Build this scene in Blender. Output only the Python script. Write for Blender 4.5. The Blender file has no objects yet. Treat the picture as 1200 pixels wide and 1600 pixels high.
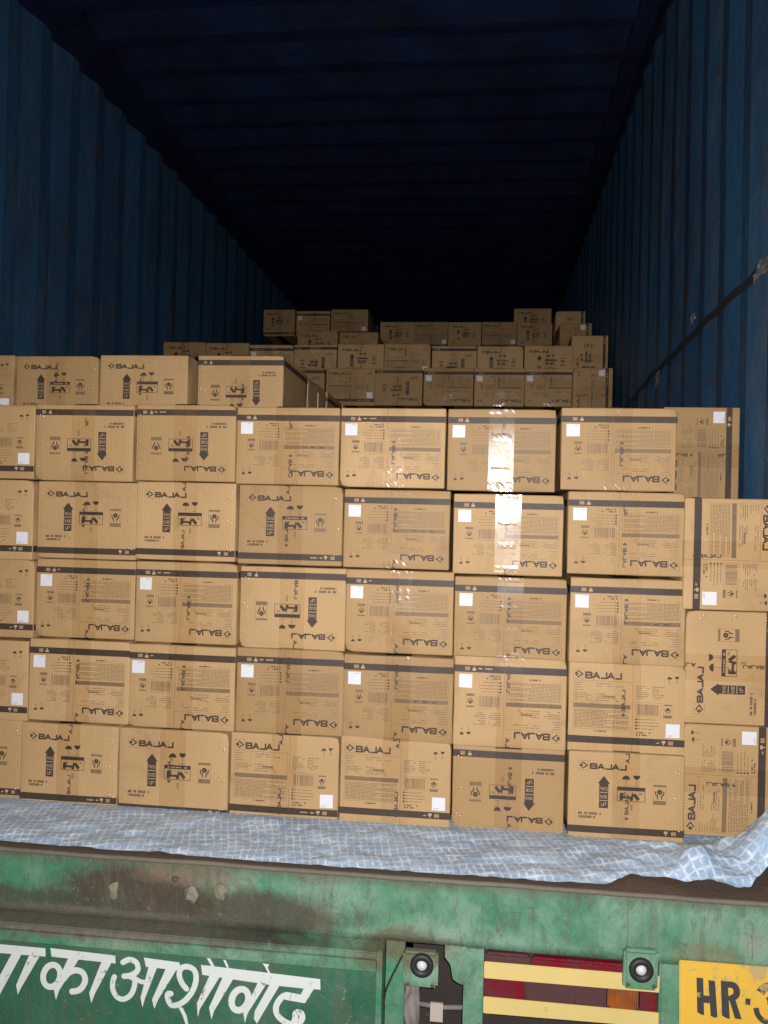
import bpy, bmesh, math, random, json
from mathutils import Vector, noise, Matrix
random.seed(7)
scene = bpy.context.scene
C = scene.collection
R = math.radians
S = 0.8            # the layout below is drawn at 1.25 times real size; the last lines bring it to real size

# ------------------------------------------------------------------ camera, sky, sun, flash, exposure
CAM = dict(f=1345, yaw=6.6, pit=.35, rol=1.4, loc=(1.278, -2.335, .832))
def basis():
    y, p, r = R(CAM['yaw']), R(CAM['pit']), R(CAM['rol'])
    f = Vector((-math.sin(y)*math.cos(p), math.cos(y)*math.cos(p), math.sin(p)))
    a = Vector((math.cos(y), math.sin(y), 0)); u = a.cross(f)
    return math.cos(r)*a + math.sin(r)*u, -math.sin(r)*a + math.cos(r)*u, f
rt, up, fw = basis()
cd = bpy.data.cameras.new('camera'); cam = bpy.data.objects.new('camera', cd); C.objects.link(cam)
cd.sensor_fit = 'VERTICAL'; cd.sensor_height = 24; cd.lens = CAM['f']/1600*24
cd.clip_start = .02; cd.clip_end = 300
cam.matrix_world = Matrix(((rt.x, up.x, -fw.x, CAM['loc'][0]), (rt.y, up.y, -fw.y, CAM['loc'][1]),
                           (rt.z, up.z, -fw.z, CAM['loc'][2]), (0, 0, 0, 1)))
scene.camera = cam
w = bpy.data.worlds.new('World'); scene.world = w; w.use_nodes = True
nt = w.node_tree; bg = nt.nodes['Background']; sky = nt.nodes.new('ShaderNodeTexSky')
sky.sky_type = 'NISHITA'; sky.sun_disc = False; sky.sun_elevation = R(-3); sky.sun_rotation = R(200)
nt.links.new(sky.outputs[0], bg.inputs[0]); bg.inputs[1].default_value = .02
sd = bpy.data.lights.new('sun', 'SUN'); sd.energy = .12; sd.angle = R(20); sd.color = (1, .60, .26)
sun = bpy.data.objects.new('sun', sd); C.objects.link(sun); sun.rotation_euler = (R(72), 0, R(-20))
# the phone's own flash, beside the lens
ld = bpy.data.lights.new('phone_flash', 'SPOT'); ld.energy = 350; ld.spot_size = R(165); ld.spot_blend = .8
ld.shadow_soft_size = .006; ld.color = (1, .955, .93)
fl = bpy.data.objects.new('phone_flash', ld); C.objects.link(fl)
fl.matrix_world = cam.matrix_world.copy()
fl.location = Vector(CAM['loc']) + rt*.022 + up*.012 + fw*.01
vs = scene.view_settings
scene.display_settings.display_device = 'sRGB'
vs.view_transform = 'Standard'; vs.look = 'None'; vs.gamma = 1; vs.exposure = 0; vs.use_curve_mapping = False

DATA = json.loads(r'''{"BOXES":[[0.1437,0,1.0238,0.2905,0.2169,"A2","brown carton with arrow down, fifth row up of front wall, second from left"],
[0.4396,0,1.0272,0.2899,0.2157,"A2","brown carton with arrow down, fifth row up of front wall, third from left"],
[0.7358,0,1.0217,0.2909,0.2145,"B2","upside down carton with table print, fifth row up of front wall, fourth from left"],
[1.0289,0,1.0216,0.288,0.2167,"B2","upside down carton with table print, fifth row up of front wall, fifth from left"],
[1.324,0,1.0226,0.2882,0.2204,"B2","upside down carton with table print, fifth row up of front wall, sixth from left"],
[1.6271,0,1.0264,0.2978,0.2188,"B2","upside down carton with table print, fifth row up of front wall, seventh from left"],
[0.1499,0,0.8016,0.294,0.2202,"A0","brown carton with arrow up, fourth row up of front wall, second from left"],
[0.4483,0,0.8054,0.2914,0.2207,"A0","brown carton with arrow up, fourth row up of front wall, third from left"],
[0.7478,0,0.8014,0.2922,0.2193,"A0","brown carton with arrow up, fourth row up of front wall, fourth from left"],
[1.0448,0,0.7993,0.2909,0.2144,"B2","upside down carton with table print, fourth row up of front wall, fifth from left"],
[1.3471,0,0.7994,0.2925,0.2164,"B2","upside down carton with table print, fourth row up of front wall, sixth from left"],
[1.6527,0,0.8041,0.3018,0.2199,"B2","upside down carton with table print, fourth row up of front wall, seventh from left"],
[0.1552,0,0.5761,0.2956,0.2235,"B2","upside down carton with table print, middle row of front wall, second from left"],
[0.4544,0,0.5777,0.2948,0.2275,"B2","upside down carton with table print, middle row of front wall, third from left"],
[0.7554,0,0.5726,0.299,0.2278,"A2","brown carton with arrow down, middle row of front wall, fourth from left"],
[1.0564,0,0.574,0.2956,0.2262,"B2","upside down carton with table print, middle row of front wall, fifth from left"],
[1.3575,0,0.5679,0.2988,0.2263,"B2","upside down carton with table print, middle row of front wall, sixth from left"],
[1.6612,0,0.571,0.2981,0.2262,"B2","upside down carton with table print, middle row of front wall, seventh from left"],
[0.1483,0,0.344,0.2994,0.2323,"B2","upside down carton with table print, second row up of front wall, second from left"],
[0.4495,0,0.3418,0.3133,0.2326,"B2","upside down carton with table print, second row up of front wall, third from left"],
[0.7576,0,0.3422,0.3023,0.2327,"B2","upside down carton with table print, second row up of front wall, fourth from left"],
[1.0595,0,0.3418,0.3006,0.231,"B2","upside down carton with table print, second row up of front wall, fifth from left"],
[1.3594,0,0.3426,0.2986,0.2413,"B2","upside down carton with table print, second row up of front wall, sixth from left"],
[1.6637,0,0.3431,0.3028,0.2394,"B0","carton with logo at upper left, second row up of front wall, seventh from left"],
[0.1264,0,0.1067,0.2884,0.2322,"A0","brown carton with arrow up, bottom row of front wall, second from left"],
[0.4336,0,0.1001,0.3173,0.2485,"A0","brown carton with arrow up, bottom row of front wall, third from left"],
[0.7475,0,0.1026,0.3061,0.2413,"B0","carton with logo at upper left, bottom row of front wall, fourth from left"],
[1.0554,0,0.1147,0.3023,0.2359,"B0","carton with logo at upper left, bottom row of front wall, fifth from left"],
[1.3614,0,0.1089,0.2983,0.2324,"A2","brown carton with arrow down, bottom row of front wall, sixth from left"],
[1.6639,0,0.113,0.2993,0.2272,"A0","brown carton with arrow up, bottom row of front wall, seventh from left"],
[-0.1528,0,1.0233,0.2947,0.2126,"B0","carton with logo at upper left, fifth row up of front wall, leftmost"],
[-0.1483,0,0.7989,0.2944,0.2288,"B0","carton with logo at upper left, fourth row up of front wall, leftmost"],
[-0.1437,0,0.572,0.2941,0.2248,"B0","carton with logo at upper left, middle row of front wall, leftmost"],
[-0.1546,0,0.3384,0.2943,0.2301,"B0","carton with logo at upper left, second row up of front wall, leftmost"],
[-0.1656,0,0.1084,0.2944,0.2317,"A0","brown carton with arrow up, bottom row of front wall, leftmost"],
[1.9236,0,0.757,0.231,0.2919,"Bc","brown carton on its side with logo reading downward, top right of the front wall"],
[1.9339,0,0.4598,0.2258,0.2962,"Ac","brown carton on its side with arrow pointing left, right end of the front wall"],
[1.9321,0,0.1635,0.2321,0.2923,"Bd","brown carton on its side with white sticker, standing on the tarp at lower right"],
[1.9393,0.41,1.0456,0.228,0.3,"Bd","brown carton on its side, topmost by the blue wall behind the front row"],
[-0.4679,0.43,1.239,0.2992,0.228,"B0","brown carton at the top left corner, cut off by left edge, behind front wall"],
[-0.1665,0.43,1.2376,0.2945,0.228,"A0","brown carton with arrow up, on raised back row, second from left"],
[0.1379,0.43,1.2385,0.3053,0.228,"A0","brown carton with arrow up, raised back row, left of the gap"],
[0.4689,0.43,1.2394,0.2907,0.228,"A2","brown carton with arrow down whose right side shows, end of raised back row"],
[-0.1665,0.825,1.2376,0.2945,0.228,"A0","carton first behind the front one of raised row, second from left"],
[0.1379,0.825,1.2385,0.3053,0.228,"B2","carton first behind the front one of raised row, third from left, beside the gap"],
[0.4689,0.825,1.2394,0.2907,0.228,"A0","carton first behind the front one of raised row, at the right end"],
[-0.1665,1.22,1.2376,0.2945,0.228,"B2","carton second behind the front one of raised row, second from left"],
[0.1379,1.22,1.2385,0.3053,0.228,"A0","carton second behind the front one of raised row, third from left, beside the gap"],
[0.4689,1.22,1.2394,0.2907,0.228,"B2","carton second behind the front one of raised row, at the right end"],
[-0.1665,1.615,1.2376,0.2945,0.228,"A0","carton third behind the front one of raised row, second from left"],
[0.1379,1.615,1.2385,0.3053,0.228,"B2","carton third behind the front one of raised row, third from left, beside the gap"],
[0.4689,1.615,1.2394,0.2907,0.228,"A0","carton third behind the front one of raised row, at the right end"],
[-0.1665,2.01,1.2376,0.2945,0.228,"B2","carton fourth behind the front one of raised row, second from left"],
[0.1379,2.01,1.2385,0.3053,0.228,"A0","carton fourth behind the front one of raised row, third from left, beside the gap"],
[0.4689,2.01,1.2394,0.2907,0.228,"B2","carton fourth behind the front one of raised row, at the right end"],
[-0.1665,2.405,1.2376,0.2945,0.228,"A0","carton fifth behind the front one of raised row, second from left"],
[0.1379,2.405,1.2385,0.3053,0.228,"B2","carton fifth behind the front one of raised row, third from left, beside the gap"],
[0.4689,2.405,1.2394,0.2907,0.228,"A0","carton fifth behind the front one of raised row, at the right end"],
[0.1435,2.83,1.6184,0.311,0.228,"A2","dim brown carton in lower row of the far pile, first, half hidden, from left"],
[0.4524,2.83,1.6197,0.2989,0.228,"B0","dim brown carton in lower row of the far pile, second from left"],
[0.7513,2.83,1.621,0.2911,0.228,"A2","dim brown carton in lower row of the far pile, third from left"],
[1.0502,2.83,1.6223,0.2988,0.228,"B2","dim brown carton in lower row of the far pile, fourth from left"],
[1.3508,2.83,1.6237,0.2948,0.228,"B2","dim brown carton in lower row of the far pile, fifth from left"],
[1.6511,2.83,1.625,0.2983,0.228,"B2","dim brown carton in lower row of the far pile, sixth from left"],
[1.8893,2.78,1.5813,0.228,0.3,"Bd","dim brown carton on its side with sticker, right end of the far pile"],
[-0.7388,3.23,1.8564,0.2928,0.228,"A0","dim brown carton in upper row of the far pile, first from left"],
[-0.4411,3.23,1.8524,0.2937,0.228,"A0","dim brown carton in upper row of the far pile, second from left"],
[-0.1445,3.23,1.84,0.2989,0.228,"B2","dim brown carton in upper row of the far pile, third from left"],
[0.1569,3.23,1.8404,0.2867,0.228,"A2","dim brown carton in upper row of the far pile, fourth from left"],
[0.4566,3.23,1.8449,0.3043,0.228,"A0","dim brown carton in upper row of the far pile, fifth from left"],
[0.7632,3.23,1.8453,0.3005,0.228,"B0","dim brown carton in upper row of the far pile, sixth from left"],
[1.0664,3.23,1.8332,0.2886,0.228,"A2","dim brown carton in upper row of the far pile, seventh from left"],
[1.3613,3.23,1.8378,0.2932,0.228,"A0","dim brown carton in upper row of the far pile, eighth from left"],
[1.6647,3.23,1.8382,0.3056,0.228,"A0","dim brown carton in upper row of the far pile, ninth from left"],
[1.9248,3.23,1.8676,0.228,0.3,"Ad","dim brown carton on its side, second of the stepped stack at far right"],
[0.5332,4.75,2.339,0.2879,0.228,"A0","barely lit carton in rearmost row, first from its left end"],
[0.8145,4.75,2.3385,0.2747,0.228,"B0","barely lit carton in rearmost row, second from its left end"],
[1.0879,4.75,2.338,0.2723,0.228,"A0","barely lit carton in rearmost row, third from its left end"],
[1.3694,4.75,2.3375,0.2801,0.228,"B0","barely lit carton in rearmost row, fourth from its left end"],
[1.6559,4.75,2.337,0.2827,0.228,"A0","barely lit carton in rearmost row, fifth from its left end"],
[1.6583,5.15,2.5442,0.3206,0.228,"A0","barely lit carton sitting alone on top of the rearmost row"],
[1.9061,4.0,2.1198,0.228,0.3,"Bd","dim carton with sticker, third of the stepped stack at far right"],
[1.9185,4.5,2.3284,0.228,0.3,"Ad","barely lit carton, topmost of the stepped stack at far right"],
[-0.5057,4.9,2.48,0.2754,0.228,"A0","barely lit carton high at back left, first of three"],
[-0.2117,4.9,2.468,0.2896,0.228,"B2","barely lit carton high at back left, second of three"],
[0.1038,4.9,2.4779,0.3309,0.228,"B0","barely lit carton high at back left, third of three"],
[0.0138,4.0,2.1013,0.3068,0.228,"A0","barely lit carton above the upper row, left of a pair"],
[0.3216,4.0,2.0916,0.289,0.228,"B0","barely lit carton above the upper row, right of a pair"]],
"GLYPHS":[[[-0.0485,-0.2074],
[0.1565,-0.21],
[0.2693,-0.2103],
[0.2706,-0.2299],
[0.1571,-0.2309],
[-0.0478,-0.2305]],
[[0.1854,-0.2297],
[0.2096,-0.2304],
[0.1599,-0.3258],
[0.1445,-0.3538],
[0.1357,-0.3317],
[0.1586,-0.281]],
[[0.229,-0.2307],
[0.2551,-0.2312],
[0.2111,-0.3092],
[0.2035,-0.3258],
[0.1984,-0.3035]],
[[0.1896,-0.1933],
[0.2455,-0.1926],
[0.2389,-0.1977],
[0.2229,-0.2005],
[0.2047,-0.1993]],
[[0.282,-0.2086],
[0.4429,-0.213],
[0.4442,-0.2316],
[0.2858,-0.2287]],
[[0.3276,-0.2275],
[0.3535,-0.2291],
[0.3064,-0.3073],
[0.2994,-0.3298],
[0.2932,-0.3058]],
[[0.41,-0.2289],
[0.4344,-0.2298],
[0.3959,-0.3051],
[0.3871,-0.3296],
[0.3813,-0.3057]],
[[0.5254,-0.2304],
[0.5457,-0.2317],
[0.5185,-0.3056],
[0.5125,-0.3285],
[0.5073,-0.3066]],
[[0.5129,-0.2121],
[0.5994,-0.2161],
[0.6018,-0.2352],
[0.5185,-0.2329]],
[[0.567,-0.2325],
[0.5921,-0.2341],
[0.5504,-0.3065],
[0.5413,-0.3289],
[0.5353,-0.3078]],
[[0.4713,-0.1752],
[0.4823,-0.1911],
[0.5159,-0.1947],
[0.5117,-0.198],
[0.4726,-0.196]],
[[0.599,-0.3189],
[0.6098,-0.3198],
[0.6199,-0.3374],
[0.6255,-0.3591],
[0.6186,-0.3597],
[0.6103,-0.3383]],
[[0.6513,-0.2169],
[0.9323,-0.2261],
[0.9337,-0.25],
[0.8921,-0.2507],
[0.821,-0.2496],
[0.6546,-0.2399]],
[[0.674,-0.2364],
[0.6988,-0.2373],
[0.6509,-0.3198],
[0.6472,-0.3386],
[0.6433,-0.3068]],
[[0.7046,-0.2394],
[0.7308,-0.2397],
[0.6854,-0.3204],
[0.6794,-0.3412],
[0.673,-0.3141]],
[[0.6642,-0.1996],
[0.6726,-0.2003],
[0.6846,-0.2189],
[0.6762,-0.2185]],
[[0.7036,-0.2007],
[0.71,-0.2013],
[0.7181,-0.2179],
[0.7124,-0.2177]],
[[0.7971,-0.2014],
[0.813,-0.2019],
[0.8094,-0.2103],
[0.8173,-0.2242],
[0.8113,-0.2233],
[0.803,-0.209]],
[[0.7877,-0.2451],
[0.8088,-0.2455],
[0.7683,-0.3129],
[0.7644,-0.3206],
[0.7593,-0.342],
[0.7549,-0.3196]],
[[0.8171,-0.2444],
[0.8403,-0.245],
[0.8019,-0.3136],
[0.7876,-0.3405],
[0.7801,-0.3302],
[0.7819,-0.3117]],
[[0.8975,-0.2448],
[0.9188,-0.2484],
[0.8985,-0.2837],
[0.8517,-0.2798],
[0.8531,-0.2614],
[0.888,-0.2649]]],
"STROKES":[[[[0.1588,-0.2879],
[0.1346,-0.2937],
[0.1179,-0.2799]],0.0072],
[[[0.308,-0.2762],
[0.3047,-0.2849],
[0.2994,-0.2923],
[0.2926,-0.2973],
[0.2853,-0.2993],
[0.2783,-0.2983],
[0.2724,-0.2941],
[0.2684,-0.2875],
[0.2667,-0.2791],
[0.2676,-0.2699],
[0.271,-0.2612],
[0.2763,-0.2538],
[0.2831,-0.2488],
[0.2904,-0.2468],
[0.2974,-0.2479],
[0.3033,-0.252],
[0.3073,-0.2587],
[0.3089,-0.2671],
[0.308,-0.2762]],0.0072],
[[[0.3171,-0.2781],
[0.3306,-0.2619],
[0.3482,-0.2547],
[0.3642,-0.259],
[0.3713,-0.2735],
[0.367,-0.2889],
[0.3555,-0.3012],
[0.3397,-0.3055]],0.0072],
[[[0.4629,-0.2263],
[0.4772,-0.2188],
[0.4929,-0.222],
[0.4998,-0.2333],
[0.4974,-0.2447],
[0.484,-0.2545],
[0.4665,-0.2586]],0.0065],
[[[0.4763,-0.257],
[0.492,-0.2631],
[0.4918,-0.2818],
[0.4833,-0.3012],
[0.466,-0.3121],
[0.4503,-0.3079],
[0.44,-0.2919],
[0.4395,-0.2732],
[0.4431,-0.2617]],0.0062],
[[[0.4939,-0.2611],
[0.5078,-0.2674],
[0.5233,-0.2679]],0.0054],
[[[0.6183,-0.2745],
[0.6063,-0.2607],
[0.6001,-0.2427],
[0.6054,-0.2274],
[0.6207,-0.2232],
[0.6363,-0.2304],
[0.641,-0.2503],
[0.6337,-0.2769],
[0.617,-0.3006],
[0.5981,-0.3134],
[0.5827,-0.3148],
[0.5738,-0.3007],
[0.5743,-0.2902],
[0.5813,-0.2889]],0.0065],
[[[0.7644,-0.2931],
[0.7605,-0.3011],
[0.755,-0.3076],
[0.7484,-0.3117],
[0.7415,-0.3131],
[0.7353,-0.3114],
[0.7304,-0.307],
[0.7275,-0.3004],
[0.7268,-0.2923],
[0.7286,-0.2837],
[0.7325,-0.2757],
[0.738,-0.2692],
[0.7446,-0.2651],
[0.7515,-0.2637],
[0.7577,-0.2654],
[0.7626,-0.2698],
[0.7655,-0.2765],
[0.7661,-0.2846],
[0.7644,-0.2931]],0.0076],
[[[0.8815,-0.2735],
[0.8552,-0.2686],
[0.8405,-0.279],
[0.8316,-0.2981],
[0.8358,-0.316],
[0.853,-0.3291],
[0.8718,-0.3346]],0.0069],
[[[0.8771,-0.3214],
[0.8786,-0.3067],
[0.8897,-0.3057],
[0.8937,-0.3162],
[0.8866,-0.3278],
[0.8753,-0.3252]],0.0069]],
"PLATE":[[1.7346,-0.1385],
[2.1122,-0.1385],
[2.1182,-0.4405],
[1.7411,-0.4394]],
"PGLY":[[[1.7717,-0.1724],
[1.7861,-0.1727],
[1.7898,-0.2548],
[1.782,-0.2531],
[1.7749,-0.249]],
[[1.797,-0.1758],
[1.8113,-0.177],
[1.8184,-0.2562],
[1.8111,-0.2577],
[1.8037,-0.2544]],
[[1.7857,-0.21],
[1.8005,-0.2107],
[1.8008,-0.2274],
[1.7861,-0.2264]],
[[1.8236,-0.1747],
[1.8383,-0.1754],
[1.8447,-0.2574],
[1.8362,-0.2562],
[1.8276,-0.2514]],
[[1.8422,-0.215],
[1.8544,-0.2107],
[1.87,-0.2563],
[1.8554,-0.2557]],
[[1.8767,-0.2088],
[1.887,-0.209],
[1.8873,-0.2237],
[1.877,-0.2231]]],
"PSTR":[[[[1.8308,-0.1833],
[1.8481,-0.1818],
[1.8571,-0.1906],
[1.8559,-0.205],
[1.8411,-0.2151]],0.0071],
[[[1.9077,-0.1933],
[1.917,-0.1814],
[1.9322,-0.1793],
[1.942,-0.1903],
[1.9384,-0.2045],
[1.9234,-0.2118]],0.0092],
[[[1.9234,-0.2118],
[1.9406,-0.2162],
[1.9474,-0.2334],
[1.9394,-0.252],
[1.9205,-0.2565],
[1.905,-0.2452],
[1.8989,-0.2279]],0.0059]],
"R":{"beam_bot":-0.1526,"panel_top_edge":-0.1549,"panel_right":1.0744,"strip_left":1.0627,"post1":[1.2574,1.3027,-0.3277,-0.152],
"post2":[1.6947,1.7391,-0.2877,-0.1307],
"br1":[1.1191,1.1998,-0.238,-0.1577],
"br2":[1.6105,1.6853,-0.2015,-0.1135],
"ref1":[1.1629,-0.1844],
"ref2":[1.6475,-0.1538],
"lens1l":[1.3005,-0.1452],
"lens1l_b":[1.3016,-0.1937],
"bar1":[[1.2999,-0.1803],
[1.3008,-0.2181],
[1.6892,-0.1806],
[1.6901,-0.2176]],
"bar2":[[1.3018,-0.2603],
[1.3026,-0.2982],
[1.666,-0.2625],
[1.6667,-0.2952]],
"lens2":[[1.3024,-0.2259],
[1.3034,-0.2699],
[1.668,-0.2277],
[1.6689,-0.2707]],
"amber":[[1.5834,-0.2307],
[1.6511,-0.2248]],
"lens_split1":[1.4074,-0.1731],
"lens_split2":[1.3974,-0.2397],
"flap":[[1.2123,-0.1426],
[1.2641,-0.1531],
[1.257,-0.2437],
[1.2459,-0.241],
[1.2329,-0.2329],
[1.2266,-0.2003],
[1.2133,-0.183]],
"wire":[[1.1152,-0.1817],
[1.0993,-0.2164],
[1.0887,-0.2395],
[1.0782,-0.27],
[1.072,-0.3224],
[1.0727,-0.3483]],
"tag":[1.1792,1.2096,-0.3673,-0.3233],
"pipe":[[1.1497,-0.3566],
[1.2046,-0.361],
[1.2605,-0.356]],
"rag":[[1.0861,-0.2709],
[1.1525,-0.288],
[1.1648,-0.3552],
[1.0861,-0.3928]],
"nubs":[[0.4153,-0.0834],
[0.607,-0.0799],
[0.6792,-0.067],
[0.5015,-0.12],
[0.5665,-0.0447]],
"edge_y":[[0.097,-0.301],
[0.311,-0.309],
[0.515,-0.309],
[0.756,-0.314],
[1.065,-0.312],
[1.363,-0.311],
[1.509,-0.31],
[1.575,-0.306],
[1.643,-0.24],
[1.72,-0.256],
[1.778,-0.288],
[1.84,-0.291],
[1.899,-0.28],
[1.958,-0.229]],
"bead":[[0.106,-0.317],
[1.066,-0.32],
[1.921,-0.346]],
"bunch":[[1.814,-0.101],
[1.872,-0.278],
[1.937,-0.25],
[1.96,-0.075]],
"bunchtop":[[1.9208,0.0468],
[1.9961,0.0914],
[1.8164,0.0313]],
"stain":[[0.4312,-0.0745],
[0.2179,-0.0356],
[0.6544,-0.081],
[0.221,-0.1445],
[1.0066,0.02]],
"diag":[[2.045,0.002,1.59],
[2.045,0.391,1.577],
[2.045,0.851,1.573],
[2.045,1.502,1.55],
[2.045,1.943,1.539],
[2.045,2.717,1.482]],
"torn":[[2.04,0.22,1.567],
[2.04,1.035,1.616],
[2.04,1.693,1.492]]}}''')
D = DATA['R']

# ------------------------------------------------------------------ materials
def nodes(name):
    m = bpy.data.materials.new(name); m.use_nodes = True
    t = m.node_tree; b = t.nodes['Principled BSDF']
    return m, t, b
def N(t, kind, **k):
    n = t.nodes.new(kind)
    for a, v in k.items():
        if a in n.inputs.keys(): n.inputs[a].default_value = v
        else: setattr(n, a, v)
    return n
def L(t, a, b): t.links.new(a, b)
def coord(t, scale=(1, 1, 1), world=False, rand=False):
    tc = N(t, 'ShaderNodeNewGeometry' if world else 'ShaderNodeTexCoord')
    mp = N(t, 'ShaderNodeMapping'); mp.inputs['Scale'].default_value = scale
    L(t, tc.outputs['Position' if world else 'Object'], mp.inputs[0])
    if rand:
        oi = N(t, 'ShaderNodeObjectInfo'); vm = N(t, 'ShaderNodeVectorMath', operation='SCALE')
        cx = N(t, 'ShaderNodeCombineXYZ'); L(t, oi.outputs['Random'], cx.inputs[0]); L(t, oi.outputs['Random'], cx.inputs[2])
        L(t, cx.outputs[0], vm.inputs[0]); vm.inputs['Scale'].default_value = 37
        L(t, vm.outputs[0], mp.inputs['Location'])
    return mp.outputs[0]
def ns(t, vec, scale, detail=4, rough=.55, dist=0):
    n = N(t, 'ShaderNodeTexNoise'); L(t, vec, n.inputs['Vector'])
    n.inputs['Scale'].default_value = scale; n.inputs['Detail'].default_value = detail
    n.inputs['Roughness'].default_value = rough; n.inputs['Distortion'].default_value = dist
    return n.outputs[0]
def ramp(t, fac, stops):
    r = N(t, 'ShaderNodeValToRGB'); L(t, fac, r.inputs[0]); e = r.color_ramp.elements
    while len(e) < len(stops): e.new(.5)
    for k, (p, c) in enumerate(stops):
        e[k].position = p; e[k].color = (*c, 1) if len(c) == 3 else c
    return r.outputs[0]
def mix(t, fac, a, b, mode='MIX'):
    m = N(t, 'ShaderNodeMix', data_type='RGBA', blend_type=mode)
    if isinstance(fac, (int, float)): m.inputs[0].default_value = fac
    else: L(t, fac, m.inputs[0])
    for i, v in ((6, a), (7, b)):
        if isinstance(v, tuple): m.inputs[i].default_value = (*v, 1)
        else: L(t, v, m.inputs[i])
    return m.outputs[2]
def bump(t, b, h, strength=.3, dist=.002):
    n = N(t, 'ShaderNodeBump'); n.inputs['Strength'].default_value = strength; n.inputs['Distance'].default_value = dist
    L(t, h, n.inputs['Height']); L(t, n.outputs[0], b.inputs['Normal'])

def mat_kraft():
    m, t, b = nodes('kraft_cardboard')
    oi = N(t, 'ShaderNodeObjectInfo')
    base = ramp(t, oi.outputs['Random'], [(0, (.305, .192, .085)), (.5, (.385, .250, .117)), (1, (.445, .298, .148))])
    v = coord(t, rand=True)
    big = ns(t, v, 5, 3, .6); c = mix(t, ramp(t, big, [(.35, (0, 0, 0)), (.7, (1, 1, 1))]), base, (.33, .215, .105)); 
    c = mix(t, .45, base, c)
    fib = ns(t, coord(t, (1, 1, 6), rand=True), 90, 3, .7)
    c = mix(t, ramp(t, fib, [(.3, (.10, .10, .10)), (.75, (0, 0, 0))]), c, (.22, .13, .06))
    scuff = ns(t, v, 22, 6, .75, .6)
    c = mix(t, ramp(t, scuff, [(.66, (0, 0, 0)), (.74, (.35, .35, .35))]), c, (.50, .36, .22))
    stain = ns(t, v, 3.2, 6, .7, 1.2)
    c = mix(t, ramp(t, stain, [(.56, (0, 0, 0)), (.68, (.42, .42, .42))]), c, (.22, .135, .07))
    scr = ns(t, coord(t, (5, 1, .6), rand=True), 16, 5, .7, 1.5)
    c = mix(t, ramp(t, scr, [(.66, (0, 0, 0)), (.70, (.35, .35, .35))]), c, (.52, .38, .24))
    L(t, c, b.inputs['Base Color']); b.inputs['Roughness'].default_value = .62
    b.inputs['Specular IOR Level'].default_value = .28
    fl_ = N(t, 'ShaderNodeTexWave', wave_type='BANDS', bands_direction='X'); L(t, coord(t), fl_.inputs[0]); fl_.inputs['Scale'].default_value = 42
    fl_.inputs['Distortion'].default_value = .4
    a = N(t, 'ShaderNodeMath', operation='MULTIPLY_ADD'); L(t, fl_.outputs[1], a.inputs[0]); a.inputs[1].default_value = .22; L(t, big, a.inputs[2])
    dn = N(t, 'ShaderNodeMath', operation='MULTIPLY_ADD'); L(t, ns(t, v, 9, 4, .5, .8), dn.inputs[0]); dn.inputs[1].default_value = 1.6; L(t, a.outputs[0], dn.inputs[2])
    bump(t, b, dn.outputs[0], .22, .005)
    return m
def mat_ink(name, col, col2):
    m, t, b = nodes(name)
    v = coord(t, rand=True)
    c = mix(t, ramp(t, ns(t, v, 140, 4, .7), [(.35, (0, 0, 0)), (.8, (1, 1, 1))]), col, col2)
    L(t, c, b.inputs['Base Color']); b.inputs['Roughness'].default_value = .55; b.inputs['Specular IOR Level'].default_value = .3
    return m
def mat_flat(name, col, rough=.6, metal=0, var=.25, scale=30):
    m, t, b = nodes(name)
    v = coord(t, rand=True); d = tuple(x*(1-var) for x in col)
    L(t, mix(t, ns(t, v, scale, 5, .65), col, d), b.inputs['Base Color'])
    b.inputs['Roughness'].default_value = rough; b.inputs['Metallic'].default_value = metal
    return m
def mat_tape():
    m, t, b = nodes('clear_packing_tape')
    out = t.nodes['Material Output']
    tr = N(t, 'ShaderNodeBsdfTransparent'); tr.inputs[0].default_value = (.94, .935, .92, 1)
    gl = N(t, 'ShaderNodeBsdfGlossy'); gl.inputs['Roughness'].default_value = .10
    fr = N(t, 'ShaderNodeFresnel'); fr.inputs[0].default_value = 1.5
    n = N(t, 'ShaderNodeBump'); n.inputs['Strength'].default_value = .10; n.inputs['Distance'].default_value = .003
    L(t, ns(t, coord(t, (1, 1, .35), rand=True), 45, 2, .5), n.inputs['Height']); L(t, n.outputs[0], gl.inputs['Normal'])
    g2 = N(t, 'ShaderNodeBsdfGlossy'); g2.inputs['Roughness'].default_value = .22; L(t, n.outputs[0], g2.inputs['Normal'])
    mg = N(t, 'ShaderNodeMixShader'); mg.inputs[0].default_value = .5; L(t, gl.outputs[0], mg.inputs[1]); L(t, g2.outputs[0], mg.inputs[2])
    ms = N(t, 'ShaderNodeMixShader'); L(t, fr.outputs[0], ms.inputs[0]); L(t, tr.outputs[0], ms.inputs[1]); L(t, mg.outputs[0], ms.inputs[2])
    L(t, ms.outputs[0], out.inputs[0])
    return m
def mat_container(name, base, dark, rust, wear=1):
    m, t, b = nodes(name)
    v = coord(t); vs_ = coord(t, (1, 1, .22))
    c = mix(t, ramp(t, ns(t, vs_, 3.0, 5, .65), [(.35, (0, 0, 0)), (.65, (1, 1, 1))]), base, dark)
    dust = ns(t, vs_, 7, 6, .7, .5)
    c = mix(t, ramp(t, dust, [(.52, (0, 0, 0)), (.72, (.55*wear,)*3)]), c, (.085, .095, .10))
    r = ns(t, v, 4.5, 8, .72, .3)
    c = mix(t, ramp(t, r, [(.58, (0, 0, 0)), (.66, (.75, .75, .75))]), c, rust)
    sc = ns(t, coord(t, (1, 1, 6)), 11, 8, .8)
    c = mix(t, ramp(t, sc, [(.735, (0, 0, 0)), (.75, (.6*wear,)*3)]), c, (.22, .24, .24))
    L(t, c, b.inputs['Base Color']); b.inputs['Roughness'].default_value = .55; b.inputs['Specular IOR Level'].default_value = .3
    bump(t, b, ns(t, v, 9, 6, .65), .5, .012)
    return m
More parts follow.
